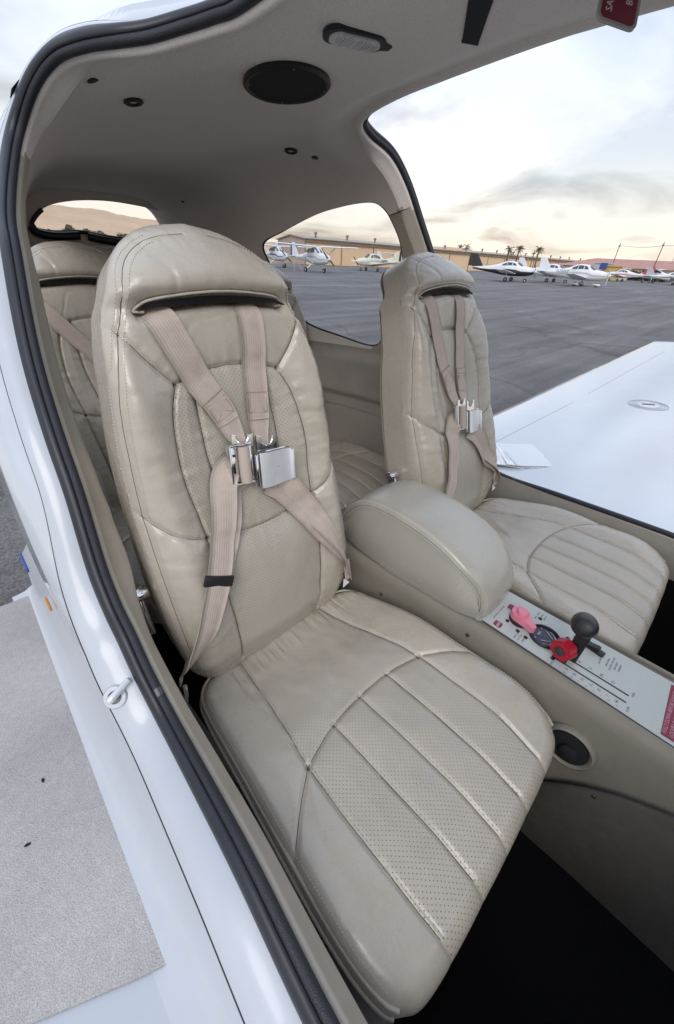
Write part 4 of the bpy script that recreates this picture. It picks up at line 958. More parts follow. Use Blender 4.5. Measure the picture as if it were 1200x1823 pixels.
def make_seat(name, loc, recline, back_x, label, group):
    root = empty(name, loc); tag(root, label, 'seat', group)
    cu = MB()
    f = CF[clab == 0]; u, inv = np.unique(f, return_inverse=True)
    cush = mesh('cushion', CV[u], inv.reshape(f.shape), M['leather'], root, vn=CN[u])
    uvc = np.stack([cs, cxx], -1)
    emit_panels(CV, CF, CN, uvc, clab, [(1, (c_s < 0) & front_b, 'bolster_panel', 'leather'), (1, (c_s < 0) & ~front_b, 'bolster_panel', 'leather'), (1, (c_s >= 0) & front_b, 'bolster_panel', 'leather'), (1, (c_s >= 0) & ~front_b, 'bolster_panel', 'leather'),
        (2, c_x < 9, 'rear_insert_panel', 'leather_perf'), (3, c_s < -.075, 'channel_panel', 'leather_perf'), (3, (c_s >= -.075) & (c_s < 0), 'channel_panel', 'leather_perf'), (3, (c_s >= 0) & (c_s < .075), 'channel_panel', 'leather_perf'), (3, c_s >= .075, 'channel_panel', 'leather_perf')], cush)
    # double welt round the side of the cushion
    for zz, gg, rr in ((-.0085, .976, .0034), (-.0290, 1.000, .0036)):
        pth = [(p[1] * (1 if p[1] < 0 else 1), p[0] * gg, cush_base(np.array(p[0]), np.array(p[1])) + zz) for p in cush_outline[::5] if p[1] < .045]
        # split left / right runs
        for sg in (-1, 1):
            run = [p for p in pth if p[1] * sg > .14]; run.sort(key=lambda p: p[0])
            MB().tube(run, rr, 6).build('piping', M['leather'], cush, smooth=True, angle=80)
    runs = []
    for sg in (-1, 1):
        q = [(p[0] * .945, p[1]) for p in cush_outline[::3] if p[0] * sg > .15 and -.45 < p[1] < .03]; q.sort(key=lambda p: p[1]); runs.append(q)
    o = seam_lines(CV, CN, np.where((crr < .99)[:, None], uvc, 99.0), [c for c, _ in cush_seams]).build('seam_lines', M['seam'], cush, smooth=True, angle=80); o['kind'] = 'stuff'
    st = stitches(CV, CN, np.where((crr < .95)[:, None], uvc, 99.0), runs, (0,)).build('stitching', M['thread'], cush); st['kind'] = 'stuff'
    MB().rbox((-.22, 0, -.20), (.46, .40, .13), .03, 3).build('seat_base', M['dark'], root, smooth=True)
    for sg in (-1, 1): MB().box((-.2, sg * .17, -.34), (.5, .03, .16)).build('seat_rail', M['metal_dark'], root)
    # backrest
    f = BF[lab == 0]; u, inv = np.unique(f, return_inverse=True)
    back = mesh('backrest', BV[u], inv.reshape(f.shape), M['leather'], root, vn=BN[u])
    back.location = (back_x, 0, 0); back.rotation_euler = (0, -recline, 0)
    L_, R_ = fc_s < 0, fc_s >= 0
    emit_panels(BV, BF, BN, BUV, lab, [(1, L_, 'bolster_panel', 'leather'), (1, R_, 'bolster_panel', 'leather'), (2, a_ < 9, 'headrest_panel', 'leather'), (3, a_ < 9, 'yoke_panel', 'leather'), (4, a_ < 9, 'centre_insert_panel', 'leather_perf'),
        (5, L_, 'side_insert_panel', 'leather_perf'), (5, R_, 'side_insert_panel', 'leather_perf'), (6, a_ < 9, 'lumbar_panel', 'leather_perf'), (7, L_, 'lower_side_panel', 'leather'), (7, R_, 'lower_side_panel', 'leather')], back)
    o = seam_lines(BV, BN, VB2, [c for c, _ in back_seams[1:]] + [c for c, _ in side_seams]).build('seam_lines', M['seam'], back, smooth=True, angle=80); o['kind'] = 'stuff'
    st = stitches(BV, BN, VB2, [SIDE_S[6:], np.array(mirror(SIDE_S[6:].tolist()))], (-.0062, .0062)).build('stitching', M['thread'], back); st['kind'] = 'stuff'
    # rolled lip over the belt slot
    sl = cr_path([(-.131, .637), (-.122, .645), (-.105, .6515), (-.06, .656), (0, .6585), (.06, .656), (.105, .6515), (.122, .645), (.131, .637)], 8); idx = surf_lookup(VB2, sl + np.array([0, .006]))
    pth = [(BV[k][0] - .002, p[0], p[1] + .002) for k, p in zip(idx, sl)]
    pth = loop_smooth(np.array(pth), 2)[1:-1]; MB().tube(pth, .0019, 8).build('slot_lip', M['leather'], back, smooth=True, angle=80)
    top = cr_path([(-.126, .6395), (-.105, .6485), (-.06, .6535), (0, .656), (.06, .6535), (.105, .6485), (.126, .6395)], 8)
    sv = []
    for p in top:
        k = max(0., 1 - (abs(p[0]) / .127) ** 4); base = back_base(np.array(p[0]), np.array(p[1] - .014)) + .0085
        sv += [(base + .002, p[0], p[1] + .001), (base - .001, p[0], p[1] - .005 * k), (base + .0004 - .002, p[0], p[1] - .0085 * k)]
    mesh('slot_shade_sheet', sv, grid_faces(len(top), 3)[:, ::-1], M['dark_matte'], back)  # dark sheet standing in for the shade inside the slot
    # back cover closing the rear
    cap = [( -.112 + back_base(np.array(p[0]), np.array(p[1])), p[0] * .98, .36 + (p[1] - .36) * .98) for p in back_outline[::6]]
    n = len(cap); cc = (-.125, 0, .36); mesh('back_cover', cap + [cc], [(i, (i + 1) % n, n) for i in range(n)], M['leather'], back)
    # recline lever at the outer hip
    for sg in (-1, 1):
        lv = MB().rbox((-.080, sg * .243, .142), (.020, .012, .085), .004, 2); Q = Matrix.Translation((-.080, sg * .243, .188)) @ Matrix.Rotation(pi / 2, 4, 'X')
        lv.lathe([(.0005, -.018), (.012, -.018), (.0135, -.015), (.0135, .018), (.012, .020), (.0005, .020)], 20, Q)
        lv.build('recline_lever', M['chrome'], root if False else back, smooth=True)
    return root, back

seat_near, back_near = make_seat('front_seat', (0, -.365, 0), radians(13.2), -.474, 'beige leather front seat nearest the camera, beside the near door sill', 'front seats')
def clone_seat(name, loc, recline, back_x, label, group, back_dz=0):
    r = copy_tree(seat_near); r.name = name; r.location = loc; tag(r, label, 'seat', group)
    for ch in r.children:
        if ch.name.startswith('backrest'): ch.rotation_euler = (0, -recline, 0); ch.location = (back_x, 0, back_dz); b = ch
    return r, b
seat_far, back_far = clone_seat('front_seat', (.050, .366, .020), radians(19.5), -.492, 'beige leather front seat by the far wing, behind the console', 'front seats')
rear_near, back_rn = clone_seat('rear_seat', (-.86, -.325, -.03), radians(13), -.47, 'rear seat half hidden at the left, behind the nearest front seat', 'rear seats')
rear_far, back_rf = clone_seat('rear_seat', (-.86, .325, -.05), radians(13), -.47, 'rear seat cushion glimpsed between the two front seats', 'rear seats')

# ------------------------------------------------------------------ harness
def n_at(s, t):
    i = int(np.argmin((VB2[:, 0] - s) ** 2 + (VB2[:, 1] - t) ** 2)); return BV[i, 0]
HDROP = 0.0
def hmap(t): return t - HDROP * sstep(.65, .43, t) * sstep(.0, .28, t)
def ribbon(ctrl, thick=.0016, nseg=14, across=5, name='strap', mat='webbing', parent=None, conform=True):
    """ctrl: (s, t, lift, width, twist degrees) in backrest coordinates"""
    ctrl = np.array(ctrl, float); ctrl[:, 1] = hmap(ctrl[:, 1]); C = cr_path(ctrl, nseg); n = len(C)
    cen = []
    for (s, t, lift, w_, tw) in C:
        base = max(n_at(s + dx, t) for dx in (-w_ * .35, 0, w_ * .35)) if conform else 0
        cen.append((base + lift, s, t))
    cen = np.array(cen); k = np.ones(7) / 7; pad = np.pad(cen[:, 0], 3, mode='edge'); cen[:, 0] = np.convolve(pad, k, 'valid')
    V = []; UV = []; acc = 0
    for i in range(n):
        a, b = cen[max(i - 1, 0)], cen[min(i + 1, n - 1)]; t = Vector(b - a).normalized(); nrm = Vector((1, 0, 0)); nrm = (nrm - t * nrm.dot(t)).normalized(); side = t.cross(nrm)
        q = Matrix.Rotation(radians(C[i, 4]), 3, t); nrm = q @ nrm; side = q @ side
        if i: acc += np.linalg.norm(cen[i] - cen[i - 1])
        for j in range(across):
            u = j / (across - 1) - .5; V.append(tuple(Vector(cen[i]) + side * (u * C[i, 3]) + nrm * (.0016 * (1 - 4 * u * u)))); UV.append((u * C[i, 3], acc))
    V = np.array(V); UV = np.array(UV); F = grid_faces(n, across)
    NV = vnormals(V, F); m = len(V); V2 = np.vstack([V, V - NV * thick]); F2 = [list(f) for f in F] + [list(f[::-1] + m) for f in F]
    for i in range(n - 1):
        for e, d in ((0, 1), (across - 1, -1)):
            a, b = i * across + e, (i + 1) * across + e; F2.append([a, b, b + m, a + m][::d])
    F2.append([j + m for j in range(across)] + [j for j in range(across - 1, -1, -1)]); e = (n - 1) * across; F2.append([e + j for j in range(across)] + [e + j + m for j in range(across - 1, -1, -1)])
    return mesh(name, V2, F2, M[mat], parent, uv=np.vstack([UV, UV]))
def fit_matrix(s, t, lift, ang):
    """local frame on the backrest: X across, Y up, Z out"""
    t = float(hmap(t))
    return Matrix(((0, 0, 1, n_at(s, t) + lift), (1, 0, 0, s), (0, 1, 0, t), (0, 0, 0, 1))) @ Matrix.Rotation(radians(ang), 4, 'Z')
def make_harness(back, seat, label, drop=0.0):
    global HDROP
    HDROP = drop
    h = empty('seat_harness'); h.location = Vector(seat.location) + Vector(back.location); h.rotation_euler = back.rotation_euler; tag(h, label, 'seat belt', 'front seat harnesses')
    # shoulder straps out of the headrest slot
    a = ribbon([(-.104, .652, -.026, .047, 0), (-.099, .635, .000, .047, 0), (-.083, .59, .004, .048, 0), (-.060, .535, .004, .048, 0), (-.037, .488, .005, .047, 0), (-.030, .470, .006, .045, 0), (-.023, .446, .009, .036, 0), (-.019, .428, .012, .027, 0), (-.018, .420, .013, .024, 0)], name='shoulder_strap', parent=h)
    b = ribbon([(.050, .654, -.026, .047, 0), (.051, .636, .000, .047, 0), (.049, .59, .004, .047, 0), (.042, .53, .004, .047, 0), (.035, .48, .005, .047, 0), (.032, .455, .006, .045, 0), (.029, .432, .009, .034, 0), (.027, .412, .013, .026, 0), (.026, .402, .014, .024, 0)], name='shoulder_strap', parent=h)
    for par, ctl in ((a, [(-.048, .511, .0072, .046, 0), (-.040, .495, .0074, .047, 0), (-.033, .479, .0078, .045, 0), (-.029, .466, .0085, .042, 0)]), (b, [(.038, .505, .0072, .046, 0), (.036, .490, .0074, .046, 0), (.034, .474, .0078, .045, 0), (.032, .458, .0085, .043, 0)])):
        o = ribbon(ctl, thick=.0016, nseg=6, name='sewn_fold', parent=par)
        # box-and-cross stitching
        pts = [(-.018, .013), (.018, .013), (-.018, .013), (.018, -.013), (-.018, -.013), (.018, .013)]
        c = np.array(ctl[1][:2]) * .5 + np.array(ctl[2][:2]) * .5; d = np.array(ctl[0][:2]) - np.array(ctl[-1][:2]); ang = math.degrees(math.atan2(d[1], d[0])) - 90
        Q = fit_matrix(c[0], c[1], .0105, ang); P = [tuple(Q @ Vector((x, y, 0))) for x, y in [(-.018, .012), (.018, .012), (.018, -.012), (-.018, -.012), (-.018, .012), (.018, -.012), (.018, .012), (-.018, -.012)]]
        o2 = MB().tube(P, .0006, 4).build('cross_stitch', M['webbing_stitch'], par)
        P = [tuple(Q @ Vector((-.020 + .040 * k / 12, .018 + .0016 * (k % 2), 0))) for k in range(13)]; MB().tube(P, .0009, 4).build('bar_tack', M['webbing_stitch'], par)
    # buckle group
    bk = empty('buckle', parent=h)
    LQ = fit_matrix(-.030, .392, .022, -7) @ Matrix.Scale(1.2, 4); RQ = fit_matrix(.0275, .368, .024, -7) @ Matrix.Scale(1.28, 4)
    def ring_plate(Q, w, hgt, z, t, hole, nm, mt):
        """slotted end fitting: two horns with a U cut"""
        P = [(-w / 2, -hgt / 2), (w / 2, -hgt / 2), (w / 2 * .96, hgt / 2), (w / 2 * .70, hgt / 2 + .004)]
        for k in range(9): q = pi * k / 8; P.append((w * .30 * cos(q), hgt / 2 - .002 - hgt * .62 * sin(q)))
        P += [(-w / 2 * .70, hgt / 2 + .004), (-w / 2 * .96, hgt / 2)]
        # split into quads strip left/right to keep it convex
        mb = MB(); top = [(-w / 2, hgt / 2), *[(w * .30 * -cos(pi * k / 8), hgt / 2 - .002 - hgt * .62 * sin(pi * k / 8)) for k in range(9)], (w / 2, hgt / 2)]; xs_ = [p[0] for p in top]
        for k in range(len(top) - 1):
            x0, y0 = top[k]; x1, y1 = top[k + 1]; mb.prism([(x0, -hgt / 2), (x1, -hgt / 2), (x1, y1), (x0, y0)], z, z + t, Q)
        mb.tube([tuple(Q @ Vector((x, y, z + t))) for x, y in top], .0010, 5)
        return mb.build(nm, M[mt], bk)
    ring_plate(LQ @ Matrix.Translation((.006, .034, 0)), .034, .020, -.002, .003, None, 'end_fitting', 'chrome')
    ring_plate(RQ @ Matrix.Translation((-.003, .038, 0)), .034, .022, -.004, .003, None, 'end_fitting', 'chrome')
    fr = MB(); w_, h_ = .036, .058
    fr.rbox((-w_ / 2, 0, 0), (.0035, h_, .011), .0012, 2, LQ).rbox((w_ / 2 - .002, 0, -.002), (.005, h_ * .9, .008), .0012, 2, LQ).rbox((0, h_ / 2, 0), (w_, .004, .011), .0013, 2, LQ).rbox((0, -h_ / 2, 0), (w_, .004, .011), .0013, 2, LQ)
    fr.rbox((-w_ / 2 + .008, 0, -.002), (.012, h_ - .006, .003), .001, 2, LQ)
    fr.build('adjuster_frame', M['chrome'], bk, smooth=True)
    for yy in (-.018, .014): MB().box((-w_ / 2 + .008, yy, .000), (.004, .004, .0015), LQ).build('adjuster_slot', M['metal_dark'], bk)
    ro = MB().lathe([(.0005, -.027), (.0082, -.027), (.0088, -.02), (.0088, .02), (.0082, .027), (.0005, .027)], 18, LQ @ Matrix.Translation((.004, -.001, .004)) @ Matrix.Rotation(-pi / 2, 4, 'X')); ro.build('webbing_roll', M['webbing'], bk, smooth=True)
    MB().rbox((-.023, 0, -.002), (.007, .048, .010), .002, 2, RQ).build('latch_body', M['chrome'], bk, smooth=True)
    # lift cover: bent plate
    V = []; nu = 18
    for k in range(nu + 1):
        u = k / nu; x = -.021 + .058 * u; z = .0065 + .0030 * sin(u * pi * 1.7 + .4) - .004 * u; hw = .0255 - .001 * u
        V += [(x, -hw, z), (x, hw, z)]
    V = np.array(V); F = grid_faces(nu + 1, 2); Vt = np.array([tuple(RQ @ Vector(v)) for v in V]); Vb = np.array([tuple(RQ @ (Vector(v) - Vector((0, 0, .0022)))) for v in V]); m = len(Vt)
    F2 = [list(f) for f in F] + [list(f[::-1] + m) for f in F] + [[2 * k, 2 * k + 2, 2 * k + 2 + m, 2 * k + m] for k in range(nu)] + [[2 * k + 1, 2 * k + 1 + m, 2 * k + 3 + m, 2 * k + 3] for k in range(nu)] + [[0, m, m + 1, 1], [2 * nu, 2 * nu + 1, 2 * nu + 1 + m, 2 * nu + m]]
    mesh('lift_cover', np.vstack([Vt, Vb]), F2, M['alu'], bk, smooth=False)
    for sg in (-1, 1):
        P = [tuple(RQ @ Vector((v[0], sg * .0265, v[2] - .0045))) for v in V[::2]]; MB().tube(P, .0014, 6).build('latch_rail', M['chrome'], bk, smooth=True)
    MB().rbox((.0385, 0, .002), (.004, .046, .007), .0012, 2, RQ).build('cover_edge', M['alu'], bk, smooth=True)
    # lap straps
    l1 = ribbon([(-.026, .395, .008, .050, 0), (-.044, .393, .009, .048, 6), (-.060, .382, .015, .046, 30), (-.072, .362, .014, .046, 25), (-.084, .325, .014, .046, 10), (-.105, .272, .014, .046, 0), (-.136, .215, .014, .045, 0), (-.172, .155, .018, .044, -8), (-.205, .100, .026, .040, -25), (-.226, .050, .030, .036, -45), (-.238, .010, .026, .032, -60)], name='lap_strap', parent=h)
    l3 = ribbon([(-.030, .368, .012, .040, 0), (-.052, .352, .010, .040, -10), (-.068, .318, .010, .040, 5), (-.092, .265, .010, .042, 0), (-.130, .208, .010, .042, 0)], name='lap_strap', parent=h)
    l2 = ribbon([(.030, .352, .014, .046, 0), (.052, .336, .012, .046, 10), (.074, .304, .010, .046, 22), (.100, .256, .008, .046, 15), (.126, .200, .008, .040, -8), (.150, .140, .010, .030, -35), (.172, .080, .014, .024, -60), (.188, .030, .014, .022, -75)], name='lap_strap', parent=h)
    l4 = ribbon([(.020, .336, .006, .040, 0), (.044, .310, .005, .040, -15), (.080, .254, .005, .036, -10), (.112, .196, .006, .034, 0), (.146, .130, .008, .026, -20), (.166, .085, .010, .02, -40)], name='lap_strap', parent=h)
    # black elastic keeper round the lap strap
    if not drop: KQ = fit_matrix(-.137, .214, .0205, -28); MB().rbox((0, 0, 0), (.054, .020, .0075), .0018, 2, KQ).build('strap_keeper', M['dark'], h, smooth=True)
    # anchor hardware and tag at the inner hip
    MB().rbox((.012, .196, .045), (.003, .020, .055), .001, 2).build('webbing_tag', M['webbing'], h)
    MB().prism([(.176, .000), (.200, .004), (.182, .024)], .010, .0108, Matrix(((0, 0, 1, 0), (1, 0, 0, 0), (0, 1, 0, 0), (0, 0, 0, 1)))).build('care_tag', M['papers'], h)
    MB().rbox((.008, .186, .060), (.006, .014, .050), .002, 2).build('anchor_buckle', M['dark'], h)
    MB().tube([(.010, -.240, .020), (.012, -.243, .000), (.006, -.246, -.020)], .004, 8).build('anchor_hook', M['chrome'], h, smooth=True)
    return h
make_harness(back_near, seat_near, 'tan four-strap harness with chrome buckle on the nearest front seat')
make_harness(back_far, seat_far, 'tan four-strap harness with chrome buckle on the seat by the far wing', .085)
HDROP = 0.0
# rear seat belt crossing the rear backrest
hb = empty('seat_belt'); hb.location = Vector(rear_near.location) + Vector(back_rn.location); hb.rotation_euler = back_rn.rotation_euler; tag(hb, 'single tan strap running diagonally across the rear seat at the left', 'seat belt')
ribbon([(-.225, .655, -.020, .046, 15), (-.180, .632, .002, .046, 8), (-.135, .585, .004, .046, 0), (-.06, .485, .004, .046, 0), (.02, .375, .004, .046, 0), (.10, .26, .005, .046, 0), (.16, .16, .006, .045, 0)], name='shoulder_strap', parent=hb)
MB().rbox((-.03, -.235, .668), (.05, .05, .012), .004, 2).build('belt_guide', M['vinyl'], hb, smooth=True)
M['kick'] = material('kick_panel_shaded', (.105, .095, .080), .9, var=.15, var_scale=40, bump=[('noise', 500, .5, .002)], spec=.15)  # colour darkened to hold the shade low on the console
# ------------------------------------------------------------------ centre console
con = empty('centre_console', (0, 0, -.41)); tag(con, 'beige centre console with engine levers on a grey faceplate between the front seats', 'console')
CI = Matrix.Translation((0, 0, .41))
def cp(o, parent=con):
    o.parent = parent
    if parent is con: o.matrix_parent_inverse = CI
    return o
PZ = .048                                           # faceplate height
def console_section(x):
    """closed profile (y, z) of the console shell at station x, near side to far side"""
    top = np.interp(x, [-.72, -.60, -.30, -.17, .10, .60], [.00, .018, .034, .040, .046, .050])
    hw = np.interp(x, [-.72, -.17, .2, .6], [.088, .088, .096, .105])
    return [(-hw - .020, -.41), (-hw - .016, -.25), (-hw - .008, -.10), (-hw - .003, top - .030), (-hw + .002, top - .010), (-hw + .011, top + .001), (-hw + .020, top + .004),
            (hw - .020, top + .004), (hw - .011, top + .001), (hw - .002, top - .010), (hw + .003, top - .030), (hw + .008, -.10), (hw + .016, -.25), (hw + .020, -.41)]
xs_ = np.linspace(-.72, .62, 68)
V = []; 
for x in xs_: V += [(x, y, z) for (y, z) in console_section(x)]
V = np.array(V); k = 14
shell_o = cp(mesh('console_shell', V, [list(f) for f in grid_faces(len(xs_), k)] + [list(range(k))], M['console']))
# recessed round outlet low on the near side
HQ = Matrix.Translation((.083, -.110, -.070)) @ Matrix.Rotation(radians(90 - 7), 4, 'X') 
cp(MB().lathe([(.046, -.006), (.045, .005), (.041, .0075), (.036, .003), (.033, -.004)], 36, HQ, cap=False).build('outlet_rim', M['console'], smooth=True, angle=70))
cp(MB().lathe([(.0345, -.004), (.0345, .0045), (.030, .0050), (.001, .0052)], 36, HQ).build('outlet_recess', M['dark_matte'], smooth=True))
cp(MB().lathe([(.016, .005), (.0165, .011), (.012, .015), (.001, .016)], 24, HQ @ Matrix.Translation((.004, -.004, 0))).build('outlet_vane', M['dark_matte'], smooth=True))
# lower kick panel with its lip, shade put into its dark colour
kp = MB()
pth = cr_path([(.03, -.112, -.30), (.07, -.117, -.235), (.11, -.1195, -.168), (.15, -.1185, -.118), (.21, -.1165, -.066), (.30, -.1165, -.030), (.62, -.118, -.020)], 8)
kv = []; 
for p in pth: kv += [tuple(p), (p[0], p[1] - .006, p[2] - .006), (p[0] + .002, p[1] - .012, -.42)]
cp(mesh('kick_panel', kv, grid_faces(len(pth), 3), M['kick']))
cp(MB().tube(pth, .0016, 6).build('kick_panel_edge', M['gapline'], smooth=True))
for (x, y, z) in ((-.168, -.0925, .012), (-.410, -.0935, -.045), (.155, -.1235, -.128), (.255, -.1225, -.060)):
    cp(MB().lathe([(.0042, -.003), (.0042, .001), (.003, .0024), (.0006, .0026)], 12, Matrix.Translation((x, y, z)) @ Matrix.Rotation(radians(80), 4, 'X')).build('screw', M['metal_dark'], smooth=True))
# faceplate
fp = MB().prism([(-.185, -.064), (.60, -.080), (.60, .080), (-.185, .064)], PZ + .001, PZ + .0035)
plate = cp(fp.build('faceplate', M['plate']))
for sg in (-1, 1):
    o = cp(MB().tube([(-.185, sg * .0655, PZ + .002), (.60, sg * .0815, PZ + .002)], .0016, 6).build('faceplate_edge', M['gapline' if sg < 0 else 'metal_dark'], smooth=True)); 
o = cp(MB().rbox((.21, .083, PZ + .001), (.80, .008, .012), .002, 2, Matrix.Rotation(radians(1.2), 4, 'Z')).build('side_rail', M['console'], smooth=True))
TP = PZ + .0036
def on_plate(x, y, ang=180, z=0): return Matrix.Translation((x, y, TP + z)) @ Matrix.Rotation(radians(ang), 4, 'Z')
def label(tx, x, y, size, mat='print', ang=-90): return cp(text_mesh('lettering', tx, size, M[mat], on_plate(x, y, ang), None, .0001), plate)
# armrest: padded lid on the console
AX = [-.600, -.592, -.575, -.54, -.49, -.42, -.33, -.25, -.19, -.160, -.146, -.142, -.150]; 
TOPZ = cr_path([(-.602, .06), (-.596, .110), (-.570, .158), (-.53, .196), (-.48, .216), (-.41, .222), (-.33, .216), (-.265, .199), (-.210, .172), (-.168, .134), (-.149, .092), (-.152, .050)], 6)
nA = len(TOPZ); nw = 27; V = []
cxm, czm = -.38, .07
for i, (x, z) in enumerate(TOPZ):
    for j in range(nw):
        u = j / (nw - 1) * 2 - 1
        a = abs(u)
        y = .086 * (a if a < .8 else .8 + .2 * sin((a - .8) / .2 * pi / 2) ) * (1 if u > 0 else -1) if a < .8 else .086 * (.8 + .2 * min((a - .8) / .12, 1) ** .6) * (1 if u > 0 else -1)
        inset = 0 if a < .70 else .020 * (1 - math.sqrt(max(0, 1 - ((a - .70) / .30) ** 2)))
        crown = -.007 * a ** 2
        y *= 1 - .20 * float(sstep(-.25, -.145, x)) ** 2 - .10 * float(sstep(-.52, -.60, x))
        d = Vector((x - cxm, 0, z - czm)); dl = d.length; d = d / dl
        V.append((x - d.x * (inset - crown), y, z - d.z * (inset - crown)))
V = np.array(V)
# side walls down to the lid edge
armF = [list(f) for f in grid_faces(nA, nw)]
sidelo = []
LZ = np.interp(TOPZ[:, 0], [-.60, -.40, -.15], [.050, .034, .050])
base = len(V); SV = []
ns = 10
for sg, jj in ((-1, 0), (1, nw - 1)):
    for i in range(nA):
        t0 = V[i * nw + jj]
        xb = np.clip(TOPZ[i, 0], -.592, -.155); 
        for q in range(1, ns + 1):
            f = q / ns; bul = .007 * sin(pi * f) ; zz = t0[2] + (LZ[i] - t0[2]) * f; SV.append((t0[0] + (xb - t0[0]) * f, t0[1] + sg * (bul - .003 * f), zz))
SV = np.array(SV); allV = np.vstack([V, SV])
for si, jj in enumerate((0, nw - 1)):
    for i in range(nA - 1):
        for q in range(ns):
            a0 = i * nw + jj if q == 0 else base + (si * nA + i) * ns + q - 1; a1 = (i + 1) * nw + jj if q == 0 else base + (si * nA + i + 1) * ns + q - 1
            b0 = base + (si * nA + i) * ns + q; b1 = base + (si * nA + i + 1) * ns + q
            armF.append([a0, a1, b1, b0] if si else [a0, b0, b1, a1])
tag_m = [0] * len(grid_faces(nA, nw)) + [1] * (len(armF) - len(grid_faces(nA, nw)))
arm = cp(mesh('armrest', allV, armF, [M['leather_arm'], M['leather_arm']], matidx=tag_m))
bm = bmesh.new(); bm.from_mesh(arm.data); bmesh.ops.recalc_face_normals(bm, faces=bm.faces[:]); bm.to_mesh(arm.data); bm.free()
for sg in (-1, 1):
    e1 = []
    for i in range(2, nA - 2):
        d = Vector((TOPZ[i, 0] - cxm, 0, TOPZ[i, 1] - czm)).normalized(); e1.append((i, d))
    for off, rad, nm, mt in ((.0145, .0017, 'lid_seam', 'leather_arm'), (.0185, .0017, 'lid_seam', 'leather_arm')):
        P = [(TOPZ[i, 0] - d.x * off, sg * (.0845 if off < .016 else .0865) * (1 - .20 * float(sstep(-.25, -.145, TOPZ[i, 0])) ** 2 - .10 * float(sstep(-.52, -.60, TOPZ[i, 0]))), TOPZ[i, 1] - d.z * off) for i, d in e1]; MB().tube(P, rad, 6).build(nm, M[mt], arm, smooth=True, angle=80)
    mb = MB()
    for off in (.0085, .0235):
        P = resample(np.array([(TOPZ[i, 0] - d.x * off, sg * (.0805 if off < .016 else .0885) * (1 - .20 * float(sstep(-.25, -.145, TOPZ[i, 0])) ** 2 - .10 * float(sstep(-.52, -.60, TOPZ[i, 0]))), TOPZ[i, 1] - d.z * off) for i, d in e1]), 110)
        for i in range(1, 109, 1): a, b = Vector(P[i]), Vector(P[i + 1]); mb.tube([a.lerp(b, .1), a.lerp(b, .7)], .0009, 4)
    o = mb.build('stitching', M['thread'], arm); o['kind'] = 'stuff'
# OFF square, pink fuel selector, screws
o = cp(MB().prism(rrect(.0165, .0165, .003), TP, TP + .0006, Matrix.Translation((-.128, -.050, 0))).build('off_label', M['maroon']), plate); cp(text_mesh('lettering', 'OFF', .0085, M['print_white'], on_plate(-.128, -.050, -90, .0008), None, .0001), plate)
o = cp(MB().prism(rrect(.0165, .0165, .003), TP, TP + .0006, Matrix.Translation((-.128, .020, 0))).build('off_label', M['maroon']), plate)
SEL = Matrix.Translation((-.100, -.004, TP)) @ Matrix.Rotation(radians(-28), 4, 'Z') @ Matrix.Scale(1.12, 4)
sel = cp(MB().lathe([(.020, 0), (.020, .004), (.018, .005)], 28, SEL).build('fuel_selector', M['dark'], smooth=True)); 
selP = []
for k in range(17): a = radians(60 + 240 * k / 16); selP.append((-.004 + .0165 * cos(a), .0165 * sin(a)))
selP += [(.020, -.0078), (.034, -.0050), (.036, 0), (.034, .0050), (.020, .0078)]
MB().prism(selP, .005, .019, SEL).build('selector_knob', M['pink'], sel)
MB().lathe([(.0105, .019), (.0108, .025), (.0095, .027), (.006, .0262), (.0005, .0262)], 24, SEL).build('selector_button', M['pink'], sel, smooth=True)
for (x, y) in ((-.118, -.026), (-.090, -.036), (-.070, .036), (-.008, .026), (-.012, -.050), (-.071, -.040), (-.088, .018), (.19, .045)):
    cp(MB().lathe([(.0040, 0), (.0040, .0012), (.0028, .0022), (.0004, .0023)], 12, Matrix.Translation((x, y, TP))).build('screw', M['dark'], smooth=True), plate)
for tx, x, y in (('LEFT', -.080, -.046), ('28 GAL', -.073, -.046), ('RIGHT', -.083, .036), ('28 GAL', -.076, .041)): pass
for (tx, x, y) in (('LEFT TANK', -.088, -.048), ('28 US GAL', -.080, -.050), ('USABLE', -.072, -.050), ('RIGHT TANK', -.079, .041), ('28 US GAL', -.071, .043), ('USABLE', -.063, .045)): label(tx, x, y, .0046)
label('LIFT KNOB TO TURN OFF', -.143, -.015, .0046)
# fuel gauge
GQ = Matrix.Translation((-.044, -.008, TP))
gz = cp(MB().lathe([(.031, 0), (.031, .004), (.0285, .006), (.0265, .004), (.0260, .001)], 40, GQ, cap=False).build('fuel_gauge', M['dark'], smooth=True))
MB().lathe([(.0268, .0010), (.0005, .0012)], 40, GQ, cap=False).build('gauge_face', M['gauge_face'], gz)
for sg in (-1, 1):
    MB().tube([tuple(GQ @ Vector((.020 * cos(a), sg * (.004 + .017 * sin(a)), .0018))) for a in np.linspace(-.5, 1.4, 14)], .0005, 4).build('gauge_scale', M['print_white'], gz)
    MB().tube([tuple(GQ @ Vector((.014, sg * .005, .0022))), tuple(GQ @ Vector((-.002, sg * .016, .0022)))], .0007, 4).build('gauge_needle', M['print_white'], gz)
for (tx, x, y) in (('FUEL', -.012, 0), ('E', .017, .011), ('F', -.014, .017), ('E', .017, -.011), ('F', -.014, -.017)):
    text_mesh('lettering', tx, .006, M['print_white'], GQ @ Matrix.Translation((x, y, .002)) @ Matrix.Rotation(radians(-90), 4, 'Z'), gz, .0001)
